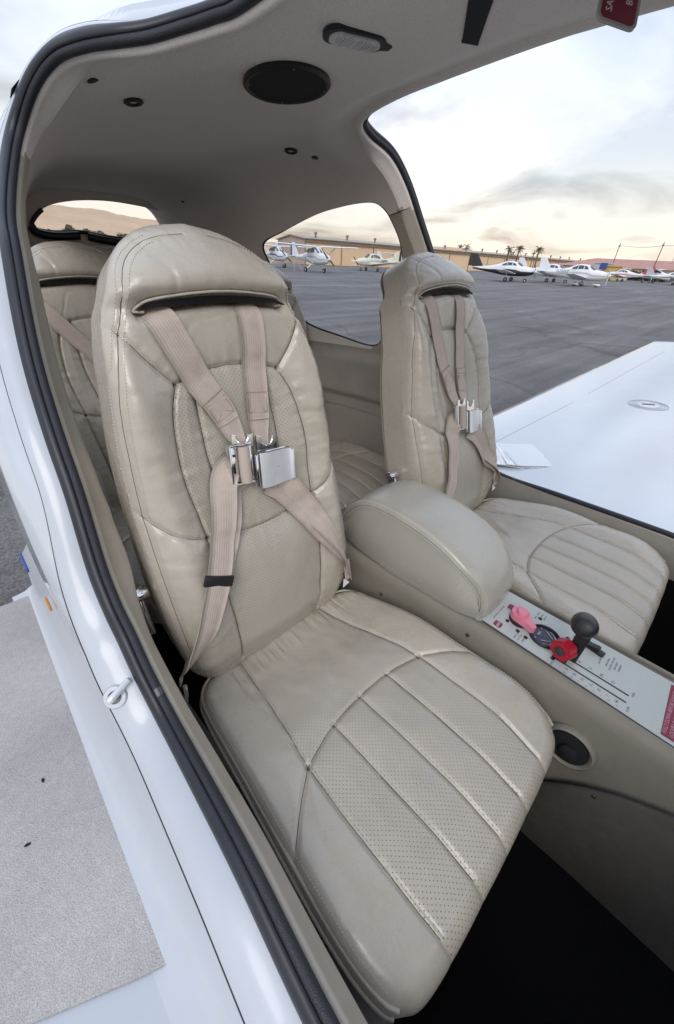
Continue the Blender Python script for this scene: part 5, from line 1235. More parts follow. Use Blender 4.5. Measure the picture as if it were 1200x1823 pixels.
# lever quadrant: two slots, power lever, mixture knob
for (y0, y1) in ((-.0255, -.0255), (-.0445, -.0445)):
    cp(MB().prism(rrect(.130, .0034, .0015), TP - .001, TP + .0004, Matrix.Translation((.052, y0, 0))).build('lever_slot', M['gapline']), plate)
lev = cp(MB().rbox((.012, -.0255, TP + .036), (.024, .005, .078), .0015, 2, Matrix.Rotation(radians(0), 4, 'Y')).build('power_lever', M['dark'], smooth=True))
KQ = Matrix.Translation((.004, -.016, TP + .088)) @ Matrix.Rotation(radians(62), 4, 'X') @ Matrix.Rotation(radians(8), 4, 'Y') @ Matrix.Scale(1.25, 4)
MB().lathe([(.0005, -.026), (.009, -.0262), (.0135, -.0235), (.0165, -.017), (.0182, -.006), (.0185, .004), (.0172, .014), (.0135, .0215), (.008, .025), (.0005, .026)], 28, KQ).build('lever_knob', M['black_leather'], lev, smooth=True, angle=60)
MB().lathe([(.0085, .0255), (.0088, .028), (.006, .0292), (.0005, .0294)], 20, KQ).build('knob_button', M['dark'], lev, smooth=True)
mixl = cp(MB().rbox((-.002, -.0445, TP + .011), (.026, .004, .026), .0015, 2).build('mixture_lever', M['dark'], smooth=True))
RQ2 = Matrix.Translation((-.004, -.042, TP + .030)) @ Matrix.Rotation(radians(84), 4, 'X') @ Matrix.Rotation(radians(-18), 4, 'Y') @ Matrix.Scale(1.22, 4)
ang = np.linspace(0, 2 * pi, 48, endpoint=False); scal = [(.0165 + .0009 * cos(7 * a)) for a in ang]
mk = MB().prism([(r * cos(a), r * sin(a)) for a, r in zip(ang, scal)], -.009, .009, RQ2); mk.prism([(r * .93 * cos(a), r * .93 * sin(a)) for a, r in zip(ang, scal)], -.0105, .0105, RQ2)
mk.build('mixture_knob', M['red'], mixl)
MB().lathe([(.0075, .0105), (.0075, .0125), (.0045, .0135), (.0005, .0138)], 18, RQ2).build('knob_screw', M['metal_dark'], mixl, smooth=True)
for k, ch in enumerate('ERUTXIM'): label(ch, .016 + .0145 * k, -.0545, .0088)
for k, ch in enumerate('REWOP'): label(ch, .028 + .0200 * k, -.0165, .0088) if k < 4 else None
for k, ch in enumerate('FRICTION'): label(ch, .016 + .0128 * (7 - k), -.0640, .0050)
label('MAX', .122, -.017, .0058); label('RICH', .122, -.0565, .0058); label('CUTOFF', -.010, -.058, .0050)
# rocker switch
sw = cp(MB().rbox((.030, .038, TP + .002), (.058, .017, .005), .002, 2, Matrix.Translation((.034, .038, 0)) @ Matrix.Rotation(radians(-8), 4, 'Z') @ Matrix.Translation((-.034, -.038, 0))).build('boost_switch', M['dark'], smooth=True))
MB().prism([(-.020, .004), (.014, .004), (.014, .011), (.010, .013), (-.004, .0085), (-.020, .0105)], -.006, .006, Matrix.Translation((.034, .038, TP)) @ Matrix.Rotation(radians(-8), 4, 'Z') @ Matrix.Rotation(radians(90), 4, 'X')).build('rocker', M['dark'], sw)
for (tx, x, y) in (('PRIME', .018, .020), ('BOOST', .056, .016), ('FUEL PUMP', .068, .026), ('ON FOR TAKEOFF', .075, .028), ('CLIMB AND', .082, .028), ('LANDING', .089, .028)): label(tx, x, y, .0050)
# maroon warning strip towards the instrument panel
o = cp(MB().prism(rrect(.022, .128, .002), TP, TP + .0006, Matrix.Translation((.1815, 0, 0)) @ Matrix.Rotation(radians(2), 4, 'Z')).build('warning_strip', M['maroon']), plate)
M['print_pink'] = material('label_print_pink', (.50, .30, .35), .6)
for tx, x in (('FULLY DOWN BEFORE FLIGHT', .1765), ('LOCKED IN POSITION AND', .1865)): cp(text_mesh('lettering', tx, .0088, M['print_pink'], on_plate(x, -.058, -90 + 180 + 0, .0008) @ Matrix.Scale(.88, 4, (1, 0, 0)), None, .0001, align='LEFT'), plate)

# papers in a plastic sleeve lying on the far wing root
pp_root = empty('paper_bundle', (-.72, 1.44, wing_z(-.72, 1.44) + .004)); tag(pp_root, 'loose white papers in a clear sleeve lying on the far wing', 'papers')
for k in range(7):
    w0, l0 = .22, .30; V = []; n1, n2 = 8, 10; ca, sa = cos(.5 + .05 * k), sin(.5 + .05 * k); ox, oy = .012 * k, .012 * k
    for i in range(n1):
        for j in range(n2):
            u = (i / (n1 - 1) - .5) * w0; v = (j / (n2 - 1) - .5) * l0; z = .004 + k * .0022 + .004 * fbm(np.array(u * 14 + k), np.array(v * 9 + 2 * k), 2).item() 
            V.append((ox + u * ca - v * sa, oy + u * sa + v * ca, z))
    V = np.array(V); F = grid_faces(n1, n2); mesh('sheet' if k < 5 else 'plastic_sleeve', np.vstack([V, V - np.array([0, 0, .0006])]), np.vstack([F, F[:, ::-1] + len(V)]), M['papers'] if k < 5 else M['tarp'], pp_root)
# ------------------------------------------------------------------ parked airplanes
M['bg_white'] = material('parked_white_paint', (.72, .73, .75), .35, coat=.3, var=.04, var_scale=1.5)
M['bg_cream'] = material('parked_cream_paint', (.70, .66, .54), .4, coat=.2); M['bg_black'] = material('parked_black_paint', (.015, .015, .018), .3, coat=.5)
M['bg_blue'] = material('parked_blue_paint', (.06, .10, .26), .35, coat=.3); M['bg_red'] = material('parked_red_paint', (.50, .05, .05), .4, coat=.3)
M['bg_grey'] = material('parked_grey_paint', (.42, .43, .47), .4); M['bg_glass'] = material('parked_window', (.05, .06, .075), .12, spec=.7)
M['tyre'] = material('tyre', (.02, .02, .02), .8); M['rope'] = material('tie_down_rope', (.55, .44, .28), .9)
def loft(sections, seg=20):
    """sections: (x, half width, top z, bottom z, power)"""
    V = []
    for (x, w, zt, zb, p) in sections:
        for k in range(seg):
            a = 2 * pi * k / seg; c, s = cos(a), sin(a); cy = (abs(c) ** (2 / p)) * (1 if c >= 0 else -1); cz = (abs(s) ** (2 / p)) * (1 if s >= 0 else -1)
            V.append((x, w * cy, (zt + zb) / 2 + (zt - zb) / 2 * cz))
    n = len(sections); F = []
    for i in range(n - 1):
        for k in range(seg): k2 = (k + 1) % seg; F.append((i * seg + k, (i + 1) * seg + k, (i + 1) * seg + k2, i * seg + k2))
    F.append(tuple(range(seg))); F.append(tuple((n - 1) * seg + k for k in range(seg - 1, -1, -1)))
    return V, F
def airfoil_panel(root, tip, cr_, ct, thick=.13, vertical=False):
    """wing-like panel from root leading edge to tip leading edge"""
    prof = [(0, 0), (.03, .45), (.12, .85), (.30, 1), (.6, .7), (1, .06), (1, -.06), (.6, -.35), (.3, -.5), (.1, -.45)]
    V = []
    for (p, c) in ((root, cr_), (tip, ct)):
        for (u, h) in prof:
            dz = h * thick * c / 2
            V.append((p[0] - u * c, p[1] + (dz if vertical else 0), p[2] + (0 if vertical else dz)))
    n = len(prof); F = [(i, (i + 1) % n, n + (i + 1) % n, n + i) for i in range(n)] + [tuple(range(n - 1, -1, -1)), tuple(range(n, 2 * n))]
    return V, F
def wheel(parent, x, y, r, fairing=None, leg_from=None, leg_mat='bg_white'):
    w = MB().lathe([(r * .45, -.05), (r * .9, -.07), (r, -.04), (r, .04), (r * .9, .07), (r * .45, .05)], 16, Matrix.Translation((x, y, r)) @ Matrix.Rotation(pi / 2, 4, 'X')).build('wheel', M['tyre'], parent, smooth=True)
    MB().lathe([(r * .45, -.055), (r * .2, -.06), (r * .2, .06), (r * .45, .055)], 12, Matrix.Translation((x, y, r)) @ Matrix.Rotation(pi / 2, 4, 'X')).build('rim', M['bg_grey'], w)
    if leg_from: MB().tube([leg_from, (x, y, r * 1.1)], [.06, .045], 6).build('landing_leg', M[leg_mat], parent, smooth=True)
    if fairing:
        V, F = loft([(x + .42, .02, r * 1.05, r * .95, 2), (x + .30, .10, r * 1.5, r * .55, 2), (x, .13, r * 1.9, r * .45, 2), (x - .30, .09, r * 1.6, r * .75, 2), (x - .55, .02, r * 1.3, r * 1.2, 2)], 10)
        mesh('wheel_fairing', [(a, b + y, c) for a, b, c in V], F, M[fairing], parent)
def parked(name, label, pos, heading, kind='low', body='bg_white', belly=None, fin='bg_white', stripe=None, fairing=None, blades=2, reg=None, scale=1.28, struts=True, group='airplanes parked on the apron', bubble=0, fin_tip=None):
    """heading: angle of the nose direction from +x towards +y"""
    o = empty(name, (pos[0], pos[1], GROUND), (0, 0, heading)); o.scale = (scale,) * 3; tag(o, label, 'airplane', group)
    hi = kind == 'high'; zc = 1.28 if hi else 1.12
    if hi: sec = [(2.55, .12, 1.42, 1.10, 2), (2.45, .36, 1.62, .92, 2.2), (1.9, .46, 1.72, .80, 2.6), (1.35, .50, 1.76, .74, 2.8), (.75, .54, 2.24, .72, 3), (.2, .54, 2.30, .72, 3), (-.5, .50, 2.26, .78, 2.8), (-1.1, .40, 1.95, .88, 2.4), (-2.2, .26, 1.66, 1.02, 2.2), (-3.6, .15, 1.50, 1.16, 2.2), (-4.9, .05, 1.46, 1.28, 2)]
    else: sec = [(2.65, .12, 1.26, 1.00, 2), (2.5, .34, 1.44, .80, 2.2), (1.9, .46, 1.56, .66, 2.6), (1.2, .54, 1.64, .60, 2.8), (.6, .58, 1.98 + bubble, .58, 2.6), (-.1, .58, 2.06 + bubble, .58, 2.6), (-.8, .52, 1.98 + bubble, .62, 2.5), (-1.5, .40, 1.72, .70, 2.3), (-2.5, .26, 1.50, .84, 2.2), (-3.6, .16, 1.40, .98, 2.2), (-4.6, .05, 1.34, 1.12, 2)]
    V, F = loft(sec); fu = mesh('fuselage', V, F, M[body], o)
    if belly:
        s2 = [(x, w * 1.012, zb + (zt - zb) * .78, zb - .012, p) for (x, w, zt, zb, p) in sec]; V, F = loft(s2); mesh('belly_colour', V, F, M[belly], fu)
    if stripe:
        for sg in (-1, 1):
            SV = []; 
            for (x, w, zt, zb, p) in sec[1:]: SV += [(x, sg * (w + .006), zb + (zt - zb) * .40), (x, sg * (w + .006), zb + (zt - zb) * (.54 - .03))]
            mesh('stripe', SV, grid_faces(len(sec) - 1, 2) if sg < 0 else grid_faces(len(sec) - 1, 2)[:, ::-1], M[stripe], fu)
    # windows: each its own pane a little proud of the skin
    z0 = 1.80 if hi else 1.64; zt_ = 2.16 if hi else 1.92 + bubble
    for sg in (-1, 1):
        for (xa, xb, ka, kb) in ((.66, .20, .10, 0), (.12, -.42, 0, 0), (-.50, -1.02, 0, .22)):
            wv = [(xa, sg * .556, z0), (xb, sg * .552, z0), (xb, sg * (.50 if hi else .44), zt_ - kb), (xa - .18 * (ka > 0), sg * (.50 if hi else .44), zt_ - ka)]
            if hi: wv = [(a, b * (1.0 if a > -.5 else .96), c) for a, b, c in wv]
            b_ = MB(); b_.add([(a, b + sg * .012, c) for a, b, c in wv] + [(a, b - sg * .05, c) for a, b, c in wv], [(0, 1, 2, 3), (7, 6, 5, 4), (0, 4, 5, 1), (1, 5, 6, 2), (2, 6, 7, 3), (3, 7, 4, 0)]); b_.build('window', M['bg_glass'], o)
    zw0, zw1 = (1.78, 2.18) if hi else (1.66, 1.96 + bubble)
    mesh('windscreen', [(1.22, -.47, zw0), (1.32, 0, zw0 + .02), (1.22, .47, zw0), (.70, .46, zw1), (.74, 0, zw1 + .07), (.70, -.46, zw1)], [(0, 1, 4, 5), (1, 2, 3, 4)], M['bg_glass'], o, smooth=False)
    # wings
    for sg in (-1, 1):
        if hi: V, F = airfoil_panel((.85, sg * .3, 2.30), (.72, sg * 5.45, 2.42), 1.62, 1.12)
        else: V, F = airfoil_panel((.80, sg * .3, .78), (.45, sg * 5.3, 1.20), 1.65, .95)
        mesh('wing', V, F, M[body], o, smooth=False)
        if hi and struts: MB().tube([(.35, sg * .5, .86), (.15, sg * 2.5, 2.26)], .05, 6).build('wing_strut', M[body], o, smooth=True)
        zt2 = 1.40 if hi else 1.24; V, F = airfoil_panel((-3.95, 0.0, zt2), (-4.15, sg * 1.72, zt2 + .02), .95, .62, .09); mesh('tailplane', V, F, M[body], o, smooth=False)
    V, F = airfoil_panel((-3.3, 0, 1.42 if hi else 1.32), (-4.25, 0, 2.72 if hi else 2.62), 1.45, .66, .08, True); fo = mesh('fin', V, F, M[fin], o, smooth=False)
    if fin_tip: V, F = airfoil_panel((-4.75, 0, 1.4), (-4.82, 0, 2.66), .48, .36, .12, True); mesh('rudder', V, F, M[fin_tip], fo, smooth=False)
    # gear
    if hi: wheel(o, .05, -1.22, .24, fairing, (.2, -.45, .86), body); wheel(o, .05, 1.22, .24, fairing, (.2, .45, .86), body); wheel(o, 1.75, 0, .20, fairing, (1.8, 0, .9), 'bg_grey')
    else: wheel(o, -.05, -1.55, .22, fairing, (-.05, -1.5, .86), body); wheel(o, -.05, 1.55, .22, fairing, (-.05, 1.5, .86), body); wheel(o, 1.85, 0, .20, fairing, (1.9, 0, .75), 'bg_grey')
    # propeller at rest
    xz = sec[0]; zp = (xz[2] + xz[3]) / 2; sp = MB().lathe([(.16, 0), (.15, .10), (.10, .22), (.02, .30)], 14, Matrix.Translation((xz[0], 0, zp)) @ Matrix.Rotation(pi / 2, 4, 'Y')).build('spinner', M['bg_white' if body != 'bg_cream' else body], o, smooth=True)
    for k in range(blades):
        a = 2 * pi * k / blades + .9; B = Matrix.Translation((xz[0] + .10, 0, zp)) @ Matrix.Rotation(a, 4, 'X')
        MB().prism([(.05, .08), (.075, .5), (.06, .92), (-.03, .94), (-.07, .5), (-.05, .08)], -.014, .014, B @ Matrix(((0, 0, 1, 0), (1, 0, 0, 0), (0, 1, 0, 0), (0, 0, 0, 1)))).build('propeller_blade', M['bg_black' if blades == 2 else 'bg_white'], o)
    if reg:
        for sg in (1, -1):
            Q = Matrix.Translation((-1.9, sg * .50, 1.34 if not hi else 1.44)) @ (Matrix(((-1, 0, 0, 0), (0, 0, 1, 0), (0, 1, 0, 0), (0, 0, 0, 1))) if sg > 0 else Matrix(((1, 0, 0, 0), (0, 0, -1, 0), (0, 1, 0, 0), (0, 0, 0, 1)))) @ Matrix.Rotation(radians(8) * 1, 4, 'Y')
            text_mesh('registration', reg, .40, M['bg_blue' if body != 'bg_cream' else 'bg_black'], Q, o, .01)
    MB().tube([(-.6, 0, (2.25 if hi else 2.0 + bubble)), (-.78, 0, (2.7 if hi else 2.45 + bubble))], .014, 5).build('antenna', M['bg_black'], o)
    return o
R_ = radians
parked('parked_airplane', 'white high-wing airplane facing right with dark propeller, in front of the tan hangar', (-47.6, 41.4), R_(-8), 'high', stripe='bg_grey', fin='bg_white', fin_tip='bg_blue')
parked('parked_airplane', 'white high-wing airplane with blue stripe, behind another high-wing airplane', (-62, 45.5), R_(-8), 'high', stripe='bg_blue', fin='bg_white', fin_tip='bg_blue')
parked('parked_airplane', 'cream low-wing airplane with bubble canopy, left of the centre pillar', (-56, 63), R_(-105), 'low', body='bg_cream', belly=None, stripe='bg_grey', fin='bg_cream', reg='N8985J', fin_tip='bg_black', bubble=.08)
parked('parked_airplane', 'white high wing showing above the cream airplane beside the pillar', (-63, 80), R_(5), 'high')
parked('parked_airplane', 'white and black low-wing airplane with a black swept tail', (-30.6, 66.2), R_(12), 'low', belly='bg_black', fin='bg_black', fin_tip='bg_black', stripe=None)
parked('parked_airplane', 'white low-wing airplane with wheel fairings and three-blade propeller', (-21.6, 69.8), R_(4), 'low', fairing='bg_white', blades=3, reg='N797CD', bubble=.06, stripe='bg_grey')
parked('parked_airplane', 'white low-wing airplane half hidden behind the one with wheel fairings', (-29, 79), R_(4), 'low', stripe='bg_blue')
parked('parked_airplane', 'small white low-wing airplane with a red tail near the yellow box', (-31, 131), R_(178), 'low', fin='bg_red', fin_tip='bg_red', stripe='bg_red')
parked('parked_airplane', 'white high-wing airplane at the right edge below the pink roof', (-25.2, 138), R_(178), 'high', stripe='bg_grey')
parked('parked_airplane', 'white low-wing airplane cut by the right edge of the view', (-19.0, 128), R_(5), 'low', fin='bg_grey', stripe='bg_black')
# tie-down ropes by the nearest high-wing airplane
for k, (a, b) in enumerate((((-47.2, 37.4, 1.0), (-46.3, 36.6, GROUND)), ((-47.2, 37.4, 1.0), (-46.0, 37.9, GROUND)), ((-51.5, 47.5, 1.0), (-49.5, 48.3, GROUND)))):
    m_ = [(a[i] + b[i]) / 2 - (.25 if i == 2 else 0) for i in range(3)]
    o = MB().tube(cr_path([a, m_, b], 5), .02, 5).build('tie_down_rope', M['rope'], smooth=True); tag(o, ['pale tie-down rope hanging left from the high-wing airplane', 'pale tie-down rope slanting to the ground under the high wing', 'pale tie-down rope right of the high-wing airplane'][k], 'rope', 'tie-down ropes')

# ------------------------------------------------------------------ hangar
M['hangar'] = material('tan_metal_siding', (.76, .55, .35), .6, var=.08, var_scale=.6); M['hangar_end'] = material('grey_tan_siding', (.40, .33, .28), .65, var=.08, var_scale=.6)
M['hangar_trim'] = material('brown_trim', (.20, .15, .12), .6); M['hangar_roof'] = material('hangar_roof_metal', (.36, .29, .24), .5, var=.1, var_scale=.3)
hangar = empty('hangar', (-81, 169, GROUND)); tag(hangar, 'long tan metal hangar with rows of sliding doors across the apron', 'building')
HA = Vector((-87.2, 73.1, GROUND)); HB = Vector((-75.0, 265.0, GROUND)); hd = (HB - HA); hl_ = hd.length; hd.normalize(); hp = Vector((-hd.y, hd.x, 0))
if hp.x > 0: hp = -hp
HM = Matrix(((hd.x, hp.x, 0, HA.x), (hd.y, hp.y, 0, HA.y), (0, 0, 1, GROUND), (0, 0, 0, 1)))
HI = Matrix.Translation((81, -169, -GROUND))
def hgp(mb, name, mat, parent=hangar, **k):
    o = mb.build(name, M[mat], **k); o.parent = parent
    if parent is hangar: o.matrix_parent_inverse = HI
    return o
EH = 5.2; DP = 12.0
hgp(MB().prism([(0, 0), (DP, 0), (DP, EH - .3), (DP / 2, EH + .75), (0, EH)], 0, .3, HM @ Matrix(((0, 0, 1, 0), (1, 0, 0, 0), (0, 1, 0, 0), (0, 0, 0, 1)))), 'end_wall', 'hangar_end')
hgp(MB().prism([(0, 0), (DP, 0), (DP, EH - .3), (DP / 2, EH + .75), (0, EH)], hl_ - .3, hl_, HM @ Matrix(((0, 0, 1, 0), (1, 0, 0, 0), (0, 1, 0, 0), (0, 0, 0, 1)))), 'end_wall', 'hangar_end')
fw = hgp(MB().box((hl_ / 2, .35, EH / 2), (hl_ - .6, .3, EH), HM), 'front_wall', 'hangar')
hgp(MB().prism([(-.5, EH + .02), (DP / 2, EH + .80), (DP + .3, EH - .2), (DP + .3, EH), (DP / 2, EH + 1.0), (-.5, EH + .22)], -.4, hl_ + .4, HM @ Matrix(((0, 0, 1, 0), (1, 0, 0, 0), (0, 1, 0, 0), (0, 0, 0, 1)))), 'roof', 'hangar_roof')
hgp(MB().box((hl_ / 2, -.12, EH - .55), (hl_, .16, .14), HM), 'door_track', 'hangar_trim')
hgp(MB().box((hl_ / 2, -.45, EH + .10), (hl_ + .4, .10, .24), HM), 'fascia', 'hangar_trim')
nd = 16; dw = hl_ / nd
for k in range(nd):
    d = hgp(MB().box(((k + .5) * dw, .10 + .06 * (k % 2), (EH - .65) / 2), (dw - .12, .12, EH - .70), HM), 'sliding_door', 'hangar')
    rb = MB()
    for q in range(1, 20): rb.box((k * dw + q * dw / 20, .03 + .06 * (k % 2), (EH - .65) / 2), (.05, .05, EH - .8), HM)
    hgp(rb, 'siding_ribs', 'hangar', parent=d)
    hgp(MB().box((k * dw, -.02, (EH - .65) / 2), (.16, .16, EH - .65), HM), 'door_post', 'hangar_trim')
for k in range(17):
    Q = HM @ Matrix.Translation((5 + k * 11.2, 2.2 + .5 * (k % 3), EH + .3)); hgp(MB().lathe([(.22, 0), (.22, 1.0), (.40, 1.02), (.40, 1.30), (.1, 1.45)], 10, Q), 'roof_vent', 'hangar_trim', smooth=True)
hgp(MB().prism([(0, 0), (9, 0), (9, 1.3), (0, 1.3)], 0, 6, HM @ Matrix.Translation((62, 3, EH)) @ Matrix(((1, 0, 0, 0), (0, 0, 1, 0), (0, 1, 0, 0), (0, 0, 0, 1)))), 'raised_roof', 'hangar')
# ------------------------------------------------------------------ palms, poles, far buildings
M['palm'] = material('palm_frond', (.13, .125, .065), .7, var=.3, var_scale=3); M['trunk'] = material('palm_trunk', (.17, .13, .095), .9, var=.3, var_scale=5)
M['pole'] = material('weathered_pole', (.12, .095, .08), .9); M['wire'] = material('cable', (.10, .09, .085), .7)
M['rooftile'] = material('pink_roof_tile', (.42, .23, .19), .8, var=.15, var_scale=.5); M['stucco'] = material('stucco', (.60, .49, .36), .85, var=.08, var_scale=.5)
M['yellow'] = material('yellow_paint', (.52, .36, .12), .7); M['bluebox'] = material('blue_canvas', (.03, .06, .24), .7)
M['shrub'] = material('desert_shrub', (.065, .075, .035), .85, var=.35, var_scale=2)
def az_pos(px, py_unused, dist):
    return None
def ray_xy(px, py, dist):
    """point on the ground in the direction of a bearing seen from the viewpoint"""
    d = _f + _r2 * ((px - 600) / 675.0) - _u2 * ((py - 911) / 675.0); h = math.hypot(d.x, d.y); return (d.x / h * dist, -.707 + d.y / h * dist)
def palm(pos, h, seed, label):
    rnd = random.Random(seed); o = empty('palm_tree', (pos[0], pos[1], GROUND)); tag(o, label, 'palm tree', 'palms behind the hangar')
    lean = rnd.uniform(-.3, .3); pth = [(lean * (k / 6) ** 2, 0, h * k / 6) for k in range(7)]; MB().tube(pth, [.32, .28, .25, .24, .22, .22, .25], 8).build('trunk', M['trunk'], o, smooth=True)
    mb = MB()
    for k in range(34):
        a = rnd.uniform(0, 2 * pi); el = rnd.uniform(-.7, 1.25); L = rnd.uniform(1.7, 2.6); P = []
        for q in range(7):
            u = q / 6; P.append(Vector((lean + cos(a) * L * u * cos(el) , sin(a) * L * u * cos(el), h + L * u * sin(el) - 1.1 * u * u)))
        for q in range(6):
            p, p2 = P[q], P[q + 1]; d = (p2 - p).normalized(); s = d.cross(Vector((0, 0, 1)));
            s = s.normalized() if s.length > .01 else Vector((1, 0, 0))
            for m in (-1, 1):
                for z in range(3):
                    b = p.lerp(p2, z / 3); ln = .55 * (1 - .55 * abs(q / 6 - .35)); tip = b + s * m * ln * .8 + d * ln * .5 - Vector((0, 0, ln * .45)); w = d * .07
                    mb.add([tuple(b), tuple(b + w), tuple(tip)], [(0, 1, 2)])
    mb.build('crown', M['palm'], o)
for k, (px, h, D, lb) in enumerate(((815, 6.6, 175, 'low shaggy palm just right of the far door pillar'), (826, 7.0, 180, 'second low palm right of the far door pillar'), (900, 6.2, 150, 'leftmost of the three tall palms above the hangar roof'), (917, 6.5, 152, 'middle one of the three tall palms above the hangar roof'), (953, 6.6, 155, 'tall palm standing apart right of the other two above the hangar'))):
    palm(ray_xy(px, 470, D), h, k + 3, lb)
def upole(pos, h, label, arm=True, r=.16):
    o = empty('utility_pole', (pos[0], pos[1], GROUND)); tag(o, label, 'pole', 'poles along the skyline')
    MB().tube([(0, 0, 0), (0, 0, h)], [r, r * .7], 8).build('pole_shaft', M['pole'], o, smooth=True)
    if arm:
        MB().box((0, 0, h - .9), (.14, 2.6, .16)).build('cross_arm', M['pole'], o)
        for y in (-1.1, -.5, .5, 1.1): MB().lathe([(.05, 0), (.07, .1), (.03, .25)], 8, Matrix.Translation((0, y, h - .82))).build('insulator', M['bg_grey'], o)
    return o
pA = ray_xy(1087, 480, 190); pB = ray_xy(1162, 480, 185); pC = ray_xy(1113, 480, 230); pD = ray_xy(1190, 480, 230)
upole(pA, 10.4, 'tall utility pole with cross arm rising behind the yellow box'); upole(pB, 10.8, 'tall utility pole with cross arm above the pink roof')
upole(pC, 6.0, 'short bare pole between the two utility poles', False, .12); upole(pD, 9.0, 'thin lamp pole near the right edge', False, .10); upole(ray_xy(945, 470, 152), 6.4, 'short pole with cross arm beside the palms', True, .12)
for k, dy in enumerate((-1.1, 1.1)):
    P = []
    for t in np.linspace(0, 1, 14): P.append((pA[0] + (pB[0] - pA[0]) * t, pA[1] + (pB[1] - pA[1]) * t + dy * .3, GROUND + 9.8 - 1.2 * 4 * t * (1 - t) * .4))
    far_end = (pB[0] + (pB[0] - pA[0]) * .9, pB[1] + (pB[1] - pA[1]) * .9, GROUND + 9.9); P.append(far_end)
    o = MB().tube(P, .035, 4).build('power_line', M['wire']); tag(o, ['upper power line strung between the utility poles', 'lower power line strung between the utility poles'][k], 'cable', 'power lines')
def house(name, px, D, w, dpt, h, rh, label, wall='stucco', roof='rooftile', flat=False):
    x, y = ray_xy(px, 482, D); ang = math.atan2(y, x); o = empty(name, (x, y, GROUND), (0, 0, ang)); tag(o, label, 'building')
    MB().box((dpt / 2, 0, h / 2), (dpt, w, h)).build('wall', M[wall], o)
    if flat: MB().box((dpt / 2, 0, h + .15), (dpt + .5, w + .5, .3)).build('roof', M[roof], o)
    else:
        e = .8; V = [(-e, -w / 2 - e, h), (dpt + e, -w / 2 - e, h), (dpt + e, w / 2 + e, h), (-e, w / 2 + e, h), (dpt / 2, -w / 2 + dpt / 2, h + rh), (dpt / 2, w / 2 - dpt / 2, h + rh)]
        mesh('roof', V, [(0, 3, 5, 4), (2, 1, 4, 5), (1, 0, 4), (3, 2, 5), (0, 1, 2, 3)], M[roof], o, smooth=False)
    for k in range(0 if flat else 4):
        f = MB().box((-.04, -w / 2 + w * (k + .5) / 4, h * .52), (.1, w * .10, h * .34)).build('window', M['bg_glass'], o)
        MB().box((-.03, -w / 2 + w * (k + .5) / 4, h * .52), (.06, w * .12, h * .40)).build('frame', M['hangar_trim'], f)
    return o
house('terminal_building', 1150, 205, 62, 24, 3.4, 3.0, 'low building with pink tiled roof at the right of the skyline')
house('shed', 1071, 165, 5.0, 4, 4.0, 1, 'small grey shed at the right end of the hangar', 'bg_grey', 'bg_grey', True)
house('yellow_box', 1087, 150, 5.0, 5, 3.2, 1, 'bright yellow box-shaped shed right of the hangar', 'yellow', 'yellow', True)
house('tan_annex', 1104, 160, 5.0, 5, 2.8, 1, 'low tan annex between the yellow shed and the pink roof', 'stucco', 'stucco', True)
x, y = ray_xy(1074, 475, 148); o = MB().prism([(-1.4, 0), (1.4, 0), (1.1, 1.6), (-1.2, 1.5)], -.6, .6, Matrix.Translation((x, y, GROUND + 2.4)) @ Matrix.Rotation(radians(90), 4, 'Z') @ Matrix(((1, 0, 0, 0), (0, 0, 1, 0), (0, 1, 0, 0), (0, 0, 0, 1)))).build('blue_cover', M['bluebox']); tag(o, 'dark blue cover perched left of the yellow shed', 'cover')
def shrub(pos, w, h, seed, label):
    rnd = random.Random(seed); o = empty('shrub', (pos[0], pos[1], GROUND)); tag(o, label, 'shrub', 'shrubs along the far fence line'); mb = MB()
    for k in range(420):
        a = rnd.uniform(0, 2 * pi); e = rnd.uniform(0, 1) ** .5; r = rnd.uniform(.45, 1); c = Vector((cos(a) * w / 2 * r * (1 - .3 * e), sin(a) * w / 2 * r * (1 - .3 * e), h * (.1 + .9 * e * r))); s = .22 * h
        v = [c + Vector((rnd.uniform(-s, s), rnd.uniform(-s, s), rnd.uniform(-s, s))) for _ in range(3)]; mb.add([tuple(q) for q in v], [(0, 1, 2)])
    mb.build('crown', M['shrub'], o); MB().tube([(0, 0, 0), (.05, 0, h * .5)], [.12, .05], 6).build('trunk', M['trunk'], o)
for k, px in enumerate((1112, 1120, 1129, 1138, 1147, 1156, 1166, 1180, 1195)): shrub(ray_xy(px, 484, 168 + 3 * (k % 3)), 4.2, 2.0 + .5 * (k % 2), k, ['dark shrub beside the tan annex', 'second dark shrub from the tan annex', 'third dark shrub from the tan annex', 'dark shrub behind the red tail', 'dark shrub right of the red tail', 'dark shrub in front of the pink-roofed building', 'dark shrub above the right-hand high wing', 'dark shrub second from the right edge', 'dark shrub at the right edge of the view'][k])
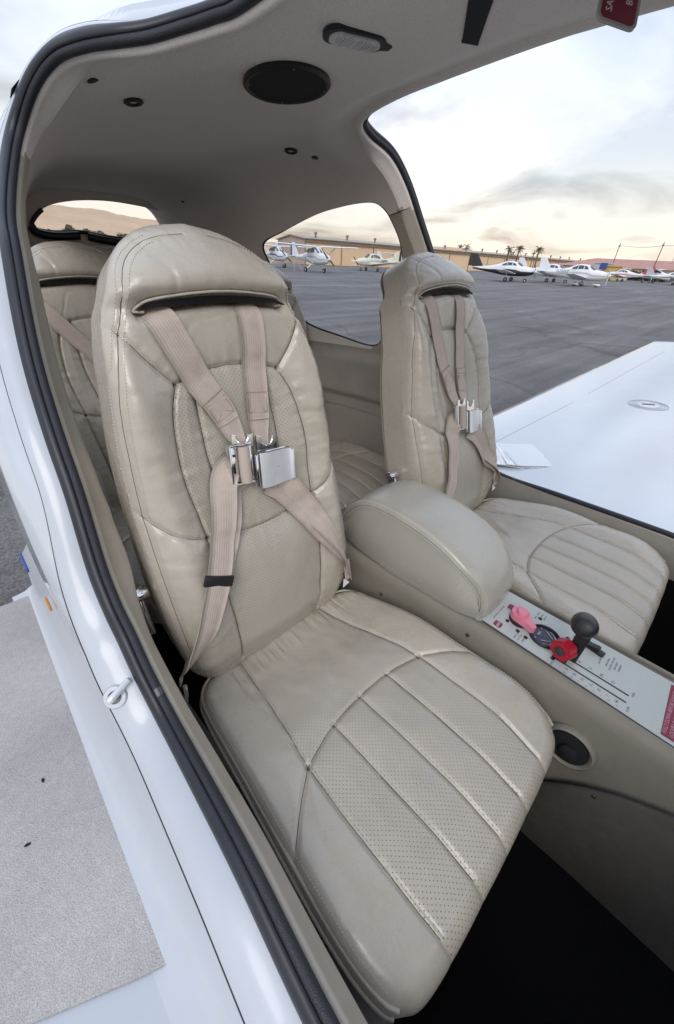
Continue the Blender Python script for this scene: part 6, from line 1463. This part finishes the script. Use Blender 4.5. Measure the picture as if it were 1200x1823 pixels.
# ------------------------------------------------------------------ hills and tree line seen through the rear window
M['hill'] = material('desert_hill', (.56, .41, .28), .95, var=.2, var_scale=.004, spec=.05, detail=8)
V = []; nx_, ny_ = 90, 14
for i in range(nx_):
    a = radians(-25 + 125 * i / (nx_ - 1))
    ridge = np.interp(math.degrees(a), [-25, 5, 12, 18, 24, 30, 38, 60, 100], [150, 170, 175, 150, 120, 85, 40, 25, 20]) * (1 + .10 * fbm(np.array(i * .21), np.array(2.0), 3).item())
    for j in range(ny_):
        u = j / (ny_ - 1); D = 1700 + 1500 * u; z = ridge * sin(min(u * 1.25, 1) * pi / 2) ** .8 * (1 + .16 * fbm(np.array(i * .33), np.array(u * 5 + 3), 4).item() * (u > 0)) if u < .85 else ridge * .6
        V.append((-cos(a) * D, sin(a) * D, GROUND - 1 + z))
hill = mesh('hills', V, grid_faces(nx_, ny_)[:, ::-1], M['hill']); tag(hill, kind='structure')
M['far_tree'] = material('dusty_tree', (.14, .125, .085), .9, var=.4, var_scale=.8)
def far_tree(pos, h, w, seed, label):
    rnd = random.Random(seed); o = empty('far_tree', (pos[0], pos[1], GROUND)); tag(o, label, 'tree', 'trees seen through the rear window'); mb = MB()
    for k in range(260):
        a = rnd.uniform(0, 2 * pi); e = rnd.random(); r = rnd.uniform(.3, 1) * math.sin(pi * min(.15 + .8 * e, 1)); c = Vector((cos(a) * w / 2 * r, sin(a) * w / 2 * r, h * (.25 + .75 * e))); s = .13 * h
        mb.add([tuple(c + Vector((rnd.uniform(-s, s), rnd.uniform(-s, s), rnd.uniform(-s, s)))) for _ in range(3)], [(0, 1, 2)])
    mb.build('crown', M['far_tree'], o); MB().tube([(0, 0, 0), (0, 0, h * .5)], [.3, .15], 6).build('trunk', M['trunk'], o)
_ORD = 'first second third fourth fifth sixth seventh eighth ninth tenth eleventh twelfth thirteenth fourteenth fifteenth sixteenth seventeenth eighteenth nineteenth twentieth twenty-first twenty-second twenty-third twenty-fourth twenty-fifth twenty-sixth'.split()
rt = random.Random(5)
for k in range(26):
    px = 60 + k * 9.6; far_tree(ray_xy(px, 415, rt.uniform(180, 230)), rt.uniform(3.6, 5.6) * (1.25 if 120 < px < 170 else 1), rt.uniform(4, 8), k, f'{_ORD[k]} dusty tree from the left in the row seen through the rear window')
